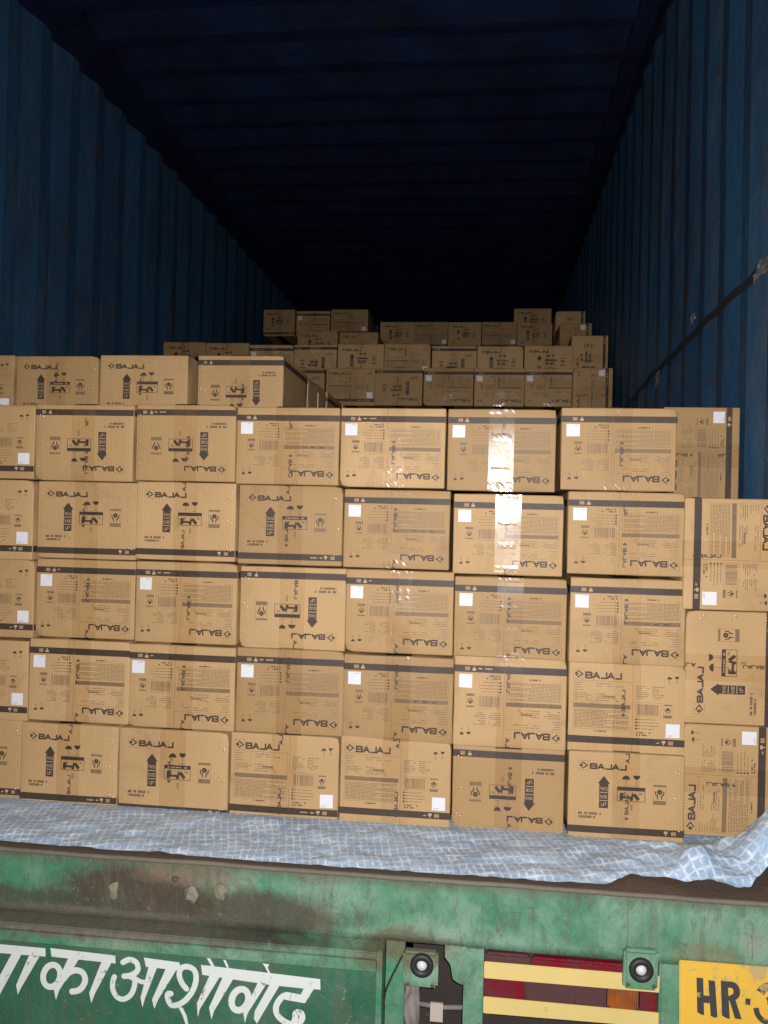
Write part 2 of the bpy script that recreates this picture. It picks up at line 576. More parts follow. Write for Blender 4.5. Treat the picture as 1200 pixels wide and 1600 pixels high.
def spot_mask(t, pos, centre, radii, wob):
    sub = N(t, 'ShaderNodeVectorMath', operation='SUBTRACT'); L(t, pos, sub.inputs[0]); sub.inputs[1].default_value = centre
    dv = N(t, 'ShaderNodeVectorMath', operation='DIVIDE'); L(t, sub.outputs[0], dv.inputs[0]); dv.inputs[1].default_value = radii
    ln = N(t, 'ShaderNodeVectorMath', operation='LENGTH'); L(t, dv.outputs[0], ln.inputs[0])
    ad = N(t, 'ShaderNodeMath', operation='ADD'); L(t, ln.outputs['Value'], ad.inputs[0]); L(t, wob, ad.inputs[1])
    return ramp(t, ad.outputs[0], [(.55, (1, 1, 1)), (.95, (0, 0, 0))])
def mat_truck(name='weathered_green_paint', deep=False):
    m, t, b = nodes(name)
    v = coord(t)
    n1 = ns(t, v, 3.2, 6, .65, .4)
    c = ramp(t, n1, [(.33, (.022, .115, .058)), (.45, (.060, .195, .115)), (.55, (.135, .260, .180)), (.68, (.22, .29, .225))])
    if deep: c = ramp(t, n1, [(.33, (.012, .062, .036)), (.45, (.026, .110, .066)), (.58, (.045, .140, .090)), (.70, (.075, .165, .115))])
    sat = ns(t, coord(t, (1, 1, 1.6)), 2.1, 3, .5)
    c = mix(t, ramp(t, sat, [(.55, (0, 0, 0)), (.64, (.6, .6, .6))]), c, (.020, .185, .085) if not deep else (.014, .10, .05))
    dirt = ns(t, coord(t, (1, 1, .6)), 6.5, 8, .72, .8)
    c = mix(t, ramp(t, dirt, [(.55, (0, 0, 0)), (.66, (.75, .75, .75))]), c, (.085, .080, .052))
    w_ = N(t, 'ShaderNodeMath', operation='MULTIPLY_ADD'); L(t, ns(t, v, 13, 8, .75, .5), w_.inputs[0]); w_.inputs[1].default_value = 1.3; w_.inputs[2].default_value = -.65
    for ctr, rad, colr, a in (((.47, -.335, -.09), (.26, .4, .10), (.060, .038, .028), .95), ((.72, -.335, -.115), (.34, .4, .07), (.055, .042, .032), .9),
                           ((.15, -.335, -.135), (.5, .4, .05), (.05, .05, .035), .85), ((.35, -.36, -.155), (.45, .4, .03), (.14, .125, .10), .75),
                           ((.60, -.335, -.035), (.16, .4, .035), (.17, .12, .085), .7), ((1.12, -.335, -.16), (.15, .4, .05), (.11, .09, .05), .8),
                           ((1.80, -.335, -.14), (.10, .2, .05), (.16, .15, .08), .6), ((1.9, -.335, -.09), (.06, .2, .035), (.2, .25, .19), .6)):
        k = spot_mask(t, v, (ctr[0]-1.0, ctr[1]+.2, ctr[2]+1.25), rad, w_.outputs[0]); s_ = N(t, 'ShaderNodeMath', operation='MULTIPLY'); L(t, k, s_.inputs[0]); s_.inputs[1].default_value = a
        c = mix(t, s_.outputs[0], c, colr)
    c = mix(t, ramp(t, ns(t, coord(t, (4, 1, .35)), 6, 7, .75, .5), [(.54, (0, 0, 0)), (.66, (.6, .6, .6))]), c, (.10, .095, .065))
    rim = N(t, 'ShaderNodeSeparateXYZ'); L(t, v, rim.inputs[0])
    rm = N(t, 'ShaderNodeMath', operation='MULTIPLY_ADD'); L(t, w_.outputs[0], rm.inputs[0]); rm.inputs[1].default_value = .045; L(t, rim.outputs[2], rm.inputs[2])
    rl = N(t, 'ShaderNodeMapRange'); L(t, rm.outputs[0], rl.inputs[0]); rl.inputs[1].default_value = 1.215; rl.inputs[2].default_value = 1.245; rl.inputs[3].default_value = 0; rl.inputs[4].default_value = .85
    c = mix(t, rl.outputs[0], c, (.085, .070, .050))
    for (sx, thr, col) in (((1, 1, 1), .635, (.24, .26, .20)), ((3, 1, .5), .645, (.05, .03, .02)), ((.35, 1, 5), .72, (.33, .36, .30))):
        c = mix(t, ramp(t, ns(t, coord(t, sx), 34, 9, .8, 1), [(thr, (0, 0, 0)), (thr+.012, (.8, .8, .8))]), c, col)
    gr = ns(t, coord(t, (1.6, 1, .8)), 24, 8, .78, .6)
    c = mix(t, ramp(t, gr, [(.50, (0, 0, 0)), (.62, (.5, .5, .5))]), c, (.060, .080, .045))
    c = mix(t, ramp(t, ns(t, coord(t, (1, 1, 1.4)), 55, 7, .75, .3), [(.60, (0, 0, 0)), (.66, (.5, .5, .5))]), c, (.19, .21, .16))
    c = mix(t, ramp(t, ns(t, coord(t, (6, 1, .25)), 9, 5, .7), [(.66, (0, 0, 0)), (.71, (.6, .6, .6))]), c, (.10, .055, .03))
    L(t, c, b.inputs['Base Color']); b.inputs['Roughness'].default_value = .5
    bump(t, b, gr, .6, .006)
    return m
def mat_rusty(name='rusty_steel', a=(.060, .042, .032), c2=(.125, .085, .060)):
    m, t, b = nodes(name)
    c = mix(t, ns(t, coord(t), 14, 8, .75, .5), a, c2)
    c = mix(t, ramp(t, ns(t, coord(t, (1, 1, 1)), 40, 6, .7), [(.62, (0, 0, 0)), (.7, (.6, .6, .6))]), c, (.2, .17, .13))
    L(t, c, b.inputs['Base Color']); b.inputs['Roughness'].default_value = .8
    bump(t, b, ns(t, coord(t), 60, 6, .7), .6, .004)
    return m
def mat_painted(name, col, chip, thr=.66, rough=.5, scale=28):
    m, t, b = nodes(name)
    v = coord(t)
    c = mix(t, ns(t, v, 9, 5, .6), col, tuple(x*.82 for x in col))
    c = mix(t, ramp(t, ns(t, v, scale, 8, .75, .6), [(thr, (0, 0, 0)), (thr+.02, (.85, .85, .85))]), c, chip)
    L(t, c, b.inputs['Base Color']); b.inputs['Roughness'].default_value = rough
    return m
def mat_tarp():
    m, t, b = nodes('woven_tarpaulin')
    v = coord(t)
    rotm = N(t, 'ShaderNodeMapping'); L(t, v, rotm.inputs[0]); rotm.inputs['Rotation'].default_value = (0, 0, R(-14))
    dn = N(t, 'ShaderNodeTexNoise'); L(t, v, dn.inputs['Vector']); dn.inputs['Scale'].default_value = 5
    ad = N(t, 'ShaderNodeVectorMath', operation='SCALE'); L(t, dn.outputs['Color'], ad.inputs[0]); ad.inputs['Scale'].default_value = .035
    pv = N(t, 'ShaderNodeVectorMath', operation='ADD'); L(t, rotm.outputs[0], pv.inputs[0]); L(t, ad.outputs[0], pv.inputs[1])
    lines = None
    for d, sc in (('X', 17.0), ('Y', 12.0)):
        wv = N(t, 'ShaderNodeTexWave', wave_type='BANDS', bands_direction=d); L(t, pv.outputs[0], wv.inputs[0]); wv.inputs['Scale'].default_value = sc
        wv.inputs['Distortion'].default_value = .45; wv.inputs['Detail'].default_value = 3
        o = ramp(t, wv.outputs[1], [(.72, (0, 0, 0)), (.97, (1, 1, 1))])
        lines = o if lines is None else mix(t, 1.0, lines, o, 'SCREEN')
    brk = ramp(t, ns(t, v, 24, 5, .7), [(.36, (.1, .1, .1)), (.60, (1, 1, 1))])
    lines = mix(t, 1.0, lines, brk, 'MULTIPLY')
    base = mix(t, ramp(t, ns(t, v, 6, 5, .6), [(.35, (0, 0, 0)), (.65, (1, 1, 1))]), (.30, .45, .65), (.42, .58, .78))
    base = mix(t, ramp(t, ns(t, coord(t, (1, 3, 1)), 7, 7, .75), [(.58, (0, 0, 0)), (.72, (.5, .5, .5))]), base, (.26, .32, .42))
    c = mix(t, lines, base, (.74, .84, .94))
    L(t, c, b.inputs['Base Color']); b.inputs['Roughness'].default_value = .38; b.inputs['Specular IOR Level'].default_value = .5
    bump(t, b, ns(t, coord(t, (1.8, .8, 1)), 20, 8, .72, 1.4), .6, .012)
    return m
def mat_lens(name, col):
    m, t, b = nodes(name)
    c = mix(t, ramp(t, ns(t, coord(t), 14, 7, .7), [(.4, (0, 0, 0)), (.7, (.8, .8, .8))]), col, (.09, .05, .05))
    L(t, c, b.inputs['Base Color']); b.inputs['Roughness'].default_value = .22; b.inputs['Coat Weight'].default_value = .5
    wv = N(t, 'ShaderNodeTexWave', bands_direction='X'); L(t, coord(t), wv.inputs[0]); wv.inputs['Scale'].default_value = 60
    bump(t, b, wv.outputs[1], .6, .006)
    return m

M = dict(kraft=mat_kraft(), ink=mat_ink('dark_print_ink', (.036, .025, .020), (.066, .045, .033)),
         faint=mat_ink('faint_print_ink', (.145, .092, .050), (.215, .14, .075)), pale=mat_ink('unprinted_kraft', (.42, .30, .18), (.33, .22, .12)),
         tape=mat_tape(), tapeink=mat_ink('tape_print_ink', (.035, .028, .025), (.07, .05, .04)),
         label=mat_flat('white_label_paper', (.60, .61, .66), .5, 0, .04), labelink=mat_flat('label_print', (.35, .35, .38)),
         staple=mat_flat('staple_wire', (.85, .8, .7), .3, 1, .1),
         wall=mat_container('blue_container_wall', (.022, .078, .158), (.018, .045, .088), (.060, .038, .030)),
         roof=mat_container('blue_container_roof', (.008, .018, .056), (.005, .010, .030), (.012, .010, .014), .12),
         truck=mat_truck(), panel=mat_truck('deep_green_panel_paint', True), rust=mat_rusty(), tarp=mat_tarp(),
         white=mat_painted('white_sign_paint', (.58, .63, .62), (.09, .14, .09), .60, .6, 45), yellow=mat_painted('yellow_bar_paint', (.58, .46, .17), (.20, .13, .06), .645, .6, 18),
         plate=mat_painted('yellow_plate_paint', (.66, .40, .05), (.36, .29, .15), .575, .5, 11), black=mat_painted('black_sign_paint', (.045, .045, .045), (.36, .28, .12), .60, .5, 20),
         red=mat_lens('red_lens', (.20, .012, .025)), darkred=mat_lens('dusty_lens', (.115, .05, .055)), amber=mat_lens('amber_lens', (.36, .10, .02)),
         rubber=mat_flat('black_rubber', (.012, .014, .014), .6), reflector=mat_flat('white_reflector', (.50, .52, .52), .5, 0, .1), darksteel=mat_rusty('dark_chassis_steel', (.018, .014, .013), (.035, .026, .022)),
         cloth=mat_flat('dusty_grey_cloth', (.24, .21, .20), .9, 0, .5, 12), greytag=mat_flat('pale_tag_card', (.42, .37, .34), .8, 0, .2), streak=mat_flat('dark_streak', (.012, .016, .024), .8),
         torn=mat_flat('torn_pale_tape', (.17, .17, .18), .5, 0, .6, 60), strip=mat_flat('pale_side_strip', (.55, .45, .33), .35, 0, .2), wood=mat_rusty('grimy_floorboard', (.05, .035, .022), (.10, .07, .045)),
         mud=mat_rusty('caked_mud', (.11, .115, .08), (.22, .21, .15)),
         ground=mat_rusty('dusty_asphalt', (.035, .034, .033), (.06, .056, .05)))

# ------------------------------------------------------------------ mesh helpers
class MB:
    def __init__(s): s.v = []; s.f = []; s.m = []
    def poly(s, pts, mi=0):
        k = len(s.v); s.v += [tuple(p) for p in pts]; s.f.append(tuple(range(k, k+len(pts)))); s.m.append(mi)
    def box(s, x0, x1, y0, y1, z0, z1, mi=0):
        k = len(s.v)
        s.v += [(x, y, z) for x in (x0, x1) for y in (y0, y1) for z in (z0, z1)]
        for f in ((0, 1, 3, 2), (4, 6, 7, 5), (0, 4, 5, 1), (2, 3, 7, 6), (0, 2, 6, 4), (1, 5, 7, 3)):
            s.f.append(tuple(k+i for i in f)); s.m.append(mi)
    def tube(s, pts, r, n=8, mi=0, cap=True):
        k = len(s.v); P = [Vector(p) for p in pts]
        for i, p in enumerate(P):
            d = (P[min(i+1, len(P)-1)]-P[max(i-1, 0)]).normalized()
            a = d.orthogonal().normalized() if abs(d.z) > .9 else d.cross(Vector((0, 0, 1))).normalized(); b_ = d.cross(a)
            for j in range(n):
                q = 2*math.pi*j/n; s.v.append(tuple(p+(a*math.cos(q)+b_*math.sin(q))*r))
        for i in range(len(P)-1):
            for j in range(n):
                s.f.append((k+i*n+j, k+i*n+(j+1) % n, k+(i+1)*n+(j+1) % n, k+(i+1)*n+j)); s.m.append(mi)
        if cap:
            s.f.append(tuple(k+j for j in range(n))[::-1]); s.m.append(mi)
            s.f.append(tuple(k+(len(P)-1)*n+j for j in range(n))); s.m.append(mi)
    def mesh(s, name, mats, smooth=False):
        me = bpy.data.meshes.new(name); me.from_pydata(s.v, [], s.f); me.update()
        for m in (mats if isinstance(mats, (list, tuple)) else [mats]): me.materials.append(m)
        me.polygons.foreach_set('material_index', s.m)
        if smooth: me.polygons.foreach_set('use_smooth', [True]*len(s.f))
        return me
def obj(name, me, parent=None, **props):
    o = bpy.data.objects.new(name, me); C.objects.link(o)
    if parent: o.parent = parent
    for k, v in props.items(): o[k] = v
    return o
def empty(name, loc=(0, 0, 0), **props):
    o = obj(name, None, None, **props); o.location = loc; o.empty_display_size = .1; return o
def beveled(me, w=.003, seg=2):
    bm = bmesh.new(); bm.from_mesh(me); bmesh.ops.recalc_face_normals(bm, faces=bm.faces)
    bmesh.ops.bevel(bm, geom=[e for e in bm.edges if e.is_manifold and e.calc_face_angle(0) > .5], offset=w, segments=seg, affect='EDGES', clamp_overlap=True)
    bm.to_mesh(me); bm.free(); return me
def stroke(mb, pts, hw, y, mi=0, thick=0):
    """a painted brush stroke in the x-z plane: round-jointed band of quads"""
    P = [Vector((p[0], 0, p[1])) for p in pts]
    Lp, Rp = [], []
    for i, p in enumerate(P):
        d = (P[min(i+1, len(P)-1)]-P[max(i-1, 0)]); d.normalize(); n = Vector((-d.z, 0, d.x))
        Lp.append(p+n*hw); Rp.append(p-n*hw)
    for i in range(len(P)-1):
        mb.poly([(q.x, y, q.z) for q in (Lp[i], Rp[i], Rp[i+1], Lp[i+1])], mi)
def catmull(P, n=6):
    if len(P) < 3: return P
    closed = abs(P[0][0]-P[-1][0])+abs(P[0][1]-P[-1][1]) < 1e-4
    out = []
    for i in range(len(P)-1):
        p0 = P[i-1] if i else (P[-2] if closed else P[0]); p3 = P[i+2] if i+2 < len(P) else (P[1] if closed else P[-1])
        for k in range(n):
            t = k/n
            out.append([.5*((2*P[i][a])+(-p0[a]+P[i+1][a])*t+(2*p0[a]-5*P[i][a]+4*P[i+1][a]-p3[a])*t*t+(-p0[a]+3*P[i][a]-3*P[i+1][a]+p3[a])*t**3) for a in (0, 1)])
    out.append(P[-1]); return out
def tri_fill(pts, y, mb, mi=0, thick=0):
    from mathutils.geometry import tessellate_polygon
    T = tessellate_polygon([[Vector((p[0], p[1], 0)) for p in pts]])
    for t in T:
        a = [(pts[i][0], y, pts[i][1]) for i in t]
        ar = (a[1][0]-a[0][0])*(a[2][2]-a[0][2])-(a[1][2]-a[0][2])*(a[2][0]-a[0][0])
        mb.poly(a if ar > 0 else a[::-1], mi)

# ------------------------------------------------------------------ cartons
W0, H0, D0 = .30, .228, .385
def bulge(u, v, s):      # how far the front stands out of its plane (metres), u,v in 0..1
    d = .0040*(1-(2*u-1)**2)*(1-(2*v-1)**2)*(1 if s != 1 else 0)
    d += (.0030 if s != 1 else .0012)*noise.noise(Vector((u*2.2+s*9.1, v*2.0, s*3.7)))*min(1, 6*u, 6*(1-u), 6*v, 6*(1-v))
    return d
def carton_mesh(s):
    hx, hy, hz = W0/2, D0/2, H0/2; r = .0038
    def axis(h, n):
        a = [-h, -h+.45*r, -h+r]; a += [-h+r+(2*h-2*r)*i/n for i in range(1, n)]; a += [h-r, h-.45*r, h]; return a
    ax, ay, az = axis(hx, 14), axis(hy, 8), axis(hz, 11)
    bm = bmesh.new()
    def sheet(A, B, fn, flip):
        g = [[bm.verts.new(fn(a, b)) for b in B] for a in A]
        for i in range(len(A)-1):
            for j in range(len(B)-1):
                q = [g[i][j], g[i+1][j], g[i+1][j+1], g[i][j+1]]
                bm.faces.new(q[::-1] if flip else q)
    for sg in (-1, 1):
        sheet(ax, az, lambda a, b: (a, sg*hy, b), sg > 0)
        sheet(ay, az, lambda a, b: (sg*hx, a, b), sg < 0)
        sheet(ax, ay, lambda a, b: (a, b, sg*hz), sg < 0)
    bmesh.ops.remove_doubles(bm, verts=bm.verts, dist=1e-6)
    for v in bm.verts:
        p = v.co; q = Vector((max(-hx+r, min(hx-r, p.x)), max(-hy+r, min(hy-r, p.y)), max(-hz+r, min(hz-r, p.z))))
        n = p-q
        if n.length > 0: v.co = q+n.normalized()*r
        u, w_ = v.co.x/W0+.5, v.co.z/H0+.5
        if abs(p.y+hy) < 1e-6: v.co.y -= bulge(u, w_, s)
        if abs(p.z-hz) < 1e-6 or abs(p.z+hz) < 1e-6:
            v.co.z += .0016*noise.noise(Vector((v.co.x*9, v.co.y*6, s*5+p.z*9)))
        if abs(abs(p.x)-hx) < 1e-6: v.co.x += .0016*noise.noise(Vector((v.co.z*10, v.co.y*6, s*4+p.x*9)))
        # knocked-in corners
        for cx in (-1, 1):
            for cz in (-1, 1):
                d = math.hypot(v.co.x-cx*hx, v.co.z-cz*hz)
                k = noise.noise(Vector((cx*3.3+s*2.1, cz*5.7, s*1.9)))
                if d < .030 and k > .05 and v.co.y < 0:
                    a = (1-d/.030)**2*.006*min(1, k*3); v.co.x -= cx*a; v.co.z -= cz*a*.7; v.co.y += a*.8
    me = bpy.data.meshes.new('cardboard_box'); bm.normal_update(); bm.to_mesh(me); bm.free()
    me.materials.append(M['kraft']); me.polygons.foreach_set('use_smooth', [True]*len(me.polygons))
    return me

class Print:            # flat print that follows the carton's bulged front; u right, v DOWN, both 0..1
    def __init__(s, var, lift=.0005): s.mb = MB(); s.var = var; s.lift = lift
    def pt(s, u, v, l=0):
        v = 1-v; return (W0*(u-.5), -D0/2-bulge(u, v, s.var)-s.lift-l, H0*(v-.5))
    def poly(s, P, mi=0, l=0):
        ar = sum(P[i][0]*P[(i+1) % len(P)][1]-P[(i+1) % len(P)][0]*P[i][1] for i in range(len(P)))
        s.mb.poly([s.pt(u, v, l) for u, v in (P if ar < 0 else P[::-1])], mi)
    def rect(s, u0, u1, v0, v1, mi=0, l=0, n=1, nv=1):
        for i in range(n):
            for j in range(nv):
                a, b = u0+(u1-u0)*i/n, u0+(u1-u0)*(i+1)/n; c, d = v0+(v1-v0)*j/nv, v0+(v1-v0)*(j+1)/nv
                s.poly([(a, c), (b, c), (b, d), (a, d)], mi, l)
    def line(s, P, w, mi=0, l=0):   # w in metres
        for a, b in zip(P[:-1], P[1:]):
            ax, ay, bx, by = a[0]*W0, a[1]*H0, b[0]*W0, b[1]*H0
            dx, dy = bx-ax, by-ay; q = math.hypot(dx, dy) or 1; nx, ny = -dy/q*w/2, dx/q*w/2
            ex, ey = dx/q*w*.35, dy/q*w*.35
            s.poly([((ax+nx-ex)/W0, (ay+ny-ey)/H0), ((bx+nx+ex)/W0, (by+ny+ey)/H0), ((bx-nx+ex)/W0, (by-ny+ey)/H0), ((ax-nx-ex)/W0, (ay-ny-ey)/H0)], mi, l)
    def frame(s, u0, u1, v0, v1, w, mi=0):
        s.line([(u0, v0), (u1, v0), (u1, v1), (u0, v1), (u0, v0)], w, mi)
    def disc(s, u, v, r, mi=0, l=0, n=14, a0=0, a1=360):
        P = [(u+r*math.cos(R(a0+(a1-a0)*k/n))/W0, v-r*math.sin(R(a0+(a1-a0)*k/n))/H0) for k in range(n+(a1-a0 < 360))]
        s.poly(P, mi, l)
LET = {'B': [[(0, 0), (.85, 0), (1, .2), (.85, .47), (1, .75), (.85, 1), (0, 1), (0, 0)], [(0, .48), (.85, .48)]],
       'A': [[(0, 1), (.5, 0), (1, 1)], [(.22, .70), (.78, .70)]],
       'J': [[(1, 0), (1, 1), (.12, 1)]],
       'T': [[(0, 0), (1, 0)], [(.5, 0), (.5, 1)]], 'H': [[(0, 0), (0, 1)], [(1, 0), (1, 1)], [(0, .5), (1, .5)]], 'I': [[(.5, 0), (.5, 1)]],
       'S': [[(1, 0), (0, 0), (0, .5), (1, .5), (1, 1), (0, 1)]], 'D': [[(0, 0), (.7, 0), (1, .3), (1, .7), (.7, 1), (0, 1), (0, 0)]],
       'E': [[(1, 0), (0, 0), (0, 1), (1, 1)], [(0, .5), (.8, .5)]], 'U': [[(0, 0), (0, 1), (1, 1), (1, 0)]], 'P': [[(0, 1), (0, 0), (1, 0), (1, .5), (0, .5)]]}
def word(p, txt, u0, u1, v0, v1, w, mi=0, l=0, gap=.28, vert=False):
    n = len(txt); lw = 1/(n+gap*(n-1))
    for i, ch in enumerate(txt):
        a = i*lw*(1+gap)
        for st_ in LET[ch]:
            q = [((a+x*lw), y) for x, y in st_]
            if vert: P = [(u0+(u1-u0)*y, v1-(v1-v0)*x) for x, y in q]      # reads upward
            else: P = [(u0+(u1-u0)*x, v0+(v1-v0)*y) for x, y in q]
            p.line(P, w, mi, l)
def logo(p, u, v, mi=0):      # framed emblem, u,v centre
    a, b = .0135/W0, .0125/H0
    p.frame(u-a, u+a, v-b, v+b, .0007, 1)
    k, h = .0105/W0, .0085/H0
    p.line([(u-k*.15, v-h*.95), (u+k*.95, v), (u-k*.15, v+h*.95)], .0032, mi)
    p.line([(u-k*.15, v-h*.95), (u-k*.95, v-h*.1)], .0017, mi); p.line([(u-k*.15, v+h*.95), (u-k*.95, v+h*.1)], .0017, mi)
    p.disc(u-k*.45, v, .0034, mi)
def umbrella(p, u, v, r, mi=0):
    p.disc(u, v, r, mi, n=10, a0=0, a1=180); p.line([(u, v), (u, v+2.0*r/H0)], .0008, mi); p.line([(u, v+2.0*r/H0), (u+.35*r/W0, v+2.2*r/H0)], .0008, mi)
def glass(p, u, v, r, mi=0):
    p.poly([(u-r*.95/W0, v-r*.9/H0), (u+r*.95/W0, v-r*.9/H0), (u+r*.6/W0, v-.1*r/H0), (u, v+.15*r/H0), (u-r*.6/W0, v-.1*r/H0)], mi)
    p.line([(u, v), (u, v+1.6*r/H0)], .0008, mi); p.line([(u-r*.5/W0, v+1.7*r/H0), (u+r*.5/W0, v+1.7*r/H0)], .0009, mi)
def hands(p, u0, u1, v0, v1, k=1, mi=0):
    p.frame(u0, u1, v0, v1, .0008*k, 1); dv = (v1-v0)
    p.rect(u0, u1, v0, v0+dv*.10, 1); p.rect(u0, u1, v1-dv*.20, v1, 1)
    u, v = (u0+u1)/2, v0+dv*.36; r = .0068*k
    p.disc(u, v, r, mi); p.disc(u, v, r*.35, 1, l=.0002, n=6)
    for sg in (-1, 1):
        p.line([(u+sg*1.55*r/W0, v-.2*r/H0), (u+sg*1.5*r/W0, v+.9*r/H0), (u+sg*.75*r/W0, v+1.7*r/H0), (u+sg*.7*r/W0, v+2.6*r/H0)], .0028*k, mi)
        p.line([(u+sg*.9*r/W0, v+1.1*r/H0), (u+sg*.6*r/W0, v+1.8*r/H0)], .002*k, mi)
def greek(p, u0, u1, v, h, rnd, mi=1, fill=.75):   # a line of type too small to read: word-length dashes broken into letters
    u = u0
    while u < u1:
        wl = rnd.uniform(.012, .035)
        e = min(u+wl, u1)
        if rnd.random() < fill+.2: p.rect(u, e, v-h/2, v+h/2, mi)
        u = e+rnd.uniform(.003, .008)
def glyphs(p, u0, u1, v0, v1, rnd, mi=0):          # heavy small capitals, unreadable at this size
    u = u0
    while u < u1-.006:
        w_ = rnd.uniform(.008, .013)
        if rnd.random() < .88:
            p.rect(u, u+.0042, v0, v1, mi); 
            if rnd.random() < .7: p.rect(u+w_-.0042, u+w_, v0, v1, mi)
            for vv in rnd.sample([v0+.003, (v0+v1)/2, v1-.003], 2): p.rect(u+.0042, u+w_-.0042, vv-.0028, vv+.0028, mi)
        u += w_+.0025
def stripe(p, v0, v1, iu, tu):
    p.rect(-.0, 1.0, v0, v1, 0, n=16)
    for zlo, zhi in ((v0, v1),):
        z0, z1 = H0*(.5-zhi), H0*(.5-zlo); e = .0028
        for sx in (-1, 1):
            x = sx*(W0/2+.0018); q = [(x, -D0/2+.003, z0), (x, D0/2-.003, z0), (x, D0/2-.003, z1), (x, -D0/2+.003, z1)]
            p.mb.poly(q if sx > 0 else q[::-1], 0)
    rnd = random.Random(3)
    vm = (v0+v1)/2; h = (v1-v0)
    greek(p, tu[0], tu[1], vm+.004, .014, rnd, 2)
    a, b = iu[0]
    p.rect(a, b, v0+h*.22, v0+h*.55, 2, l=.0002); p.rect(a+(b-a)*.35, b-(b-a)*.35, v0+h*.55, v1-h*.15, 2, l=.0002)
    a, b = iu[1]
    for k in range(4): p.rect(a+(b-a)*k/4, a+(b-a)*(k+.6)/4, v0+h*.25, v1-h*.22, 2, l=.0002)
def print_A(s):
    p = Print(s); rnd = random.Random(11)
    logo(p, .130, .160); word(p, 'BAJAJ', .192, .497, .140, .192, .0042, gap=.20)
    p.poly([(.31, .272), (.364, .362), (.256, .362)]); p.rect(.271, .349, .36, .645)
    word(p, 'THIS', .279, .341, .405, .437, .0010, 2, .0002); word(p, 'SIDE', .279, .341, .497, .529, .0010, 2, .0002); word(p, 'UP', .290, .330, .585, .620, .0010, 2, .0002)
    p.rect(.277, .343, .460, .468, 2, .0002); p.rect(.277, .343, .553, .561, 2, .0002)
    umbrella(p, .50, .302, .0105); glass(p, .59, .292, .0105)
    p.frame(.427, .663, .39, .55, .0014); p.rect(.427, .663, .39, .43, 0, .0001); greek(p, .45, .64, .411, .012, rnd, 2)
    p.rect(.447, .563, .495, .520); p.rect(.449, .478, .458, .497); p.rect(.484, .490, .455, .50); p.disc(.462, .525, .0045); p.disc(.548, .525, .0045)
    p.line([(.478, .462), (.50, .455)], .002); p.poly([(.545, .495), (.556, .440), (.567, .495)])
    p.line([(.575, .475), (.605, .520)], .0085); p.line([(.615, .47), (.645, .45)], .0012); p.line([(.617, .44), (.642, .48)], .0012)
    hands(p, .735, .843, .345, .572)
    p.rect(.538, .562, .590, .596, 1); p.line([(.541, .60), (.559, .64)], .0016, 1); p.line([(.559, .60), (.541, .64)], .0016, 1); p.rect(.543, .557, .645, .654, 1)
    glyphs(p, .092, .268, .700, .728, rnd); glyphs(p, .277, .308, .700, .728, rnd); glyphs(p, .092, .252, .742, .768, rnd)
    stripe(p, .857, .937, ((.832, .862), (.895, .935)), (.70, .815))
    return p.mb.mesh('printed_markings', [M['ink'], M['faint'], M['pale']])
def print_B(s):
    p = Print(s); rnd = random.Random(21)
    logo(p, .085, .137); word(p, 'BAJAJ', .147, .449, .117, .177, .0042, gap=.20)
    umbrella(p, .860, .158, .0062); glass(p, .922, .150, .0062)
    p.frame(.045, .532, .208, .742, .0007, 1)
    p.rect(.5505, .5530, 0, 1, 1, n=1, nv=12)
    v = .232
    for k in range(8):
        greek(p, .055, rnd.uniform(.11, .20), v, .0085, rnd, 1)
        if rnd.random() < .8: greek(p, .235, rnd.uniform(.30, .50), v+.004, .0085, rnd, 1)
        v += rnd.choice((.022, .027, .036))
        if v > .445: break
    p.rect(.30, .40, .365, .385, 1)
    p.rect(.046, .532, .460, .508, 1, .0001, n=6); greek(p, .06, .50, .483, .016, rnd, 0, .6)
    v = .532
    for k in range(13):
        greek(p, .055, .52 if k % 4 != 2 else rnd.uniform(.3, .42), v, .0075, rnd, 1, .8); v += .0158
    glyphs(p, .230, .335, .756, .772, rnd)
    for k in range(7):
        greek(p, .578, rnd.uniform(.63, .69), .245+.0225*k, .008, rnd, 1)
        greek(p, .715, rnd.uniform(.75, .84), .25+.0215*k, .008, rnd, 1)
    p.frame(.577, .792, .425, .582, .0006, 1); u = .592
    while u < .775:
        w_ = rnd.choice((.003, .004, .007)); p.rect(u, u+w_, .443, .566, 1); u += w_+rnd.choice((.003, .004, .007, .003))
    hands(p, .815, .885, .437, .587, .62)
    for k in range(4):
        v = .612+.035*k; p.disc(.585, v, .0026, 0, n=8); greek(p, .598, rnd.uniform(.74, .80), v, .008, rnd, 1)
    glyphs(p, .588, .705, .752, .770, rnd); glyphs(p, .588, .672, .780, .796, rnd)
    stripe(p, .822, .900, ((.805, .838), (.862, .905)), (.66, .79))
    return p.mb.mesh('printed_markings', [M['ink'], M['faint'], M['pale']])
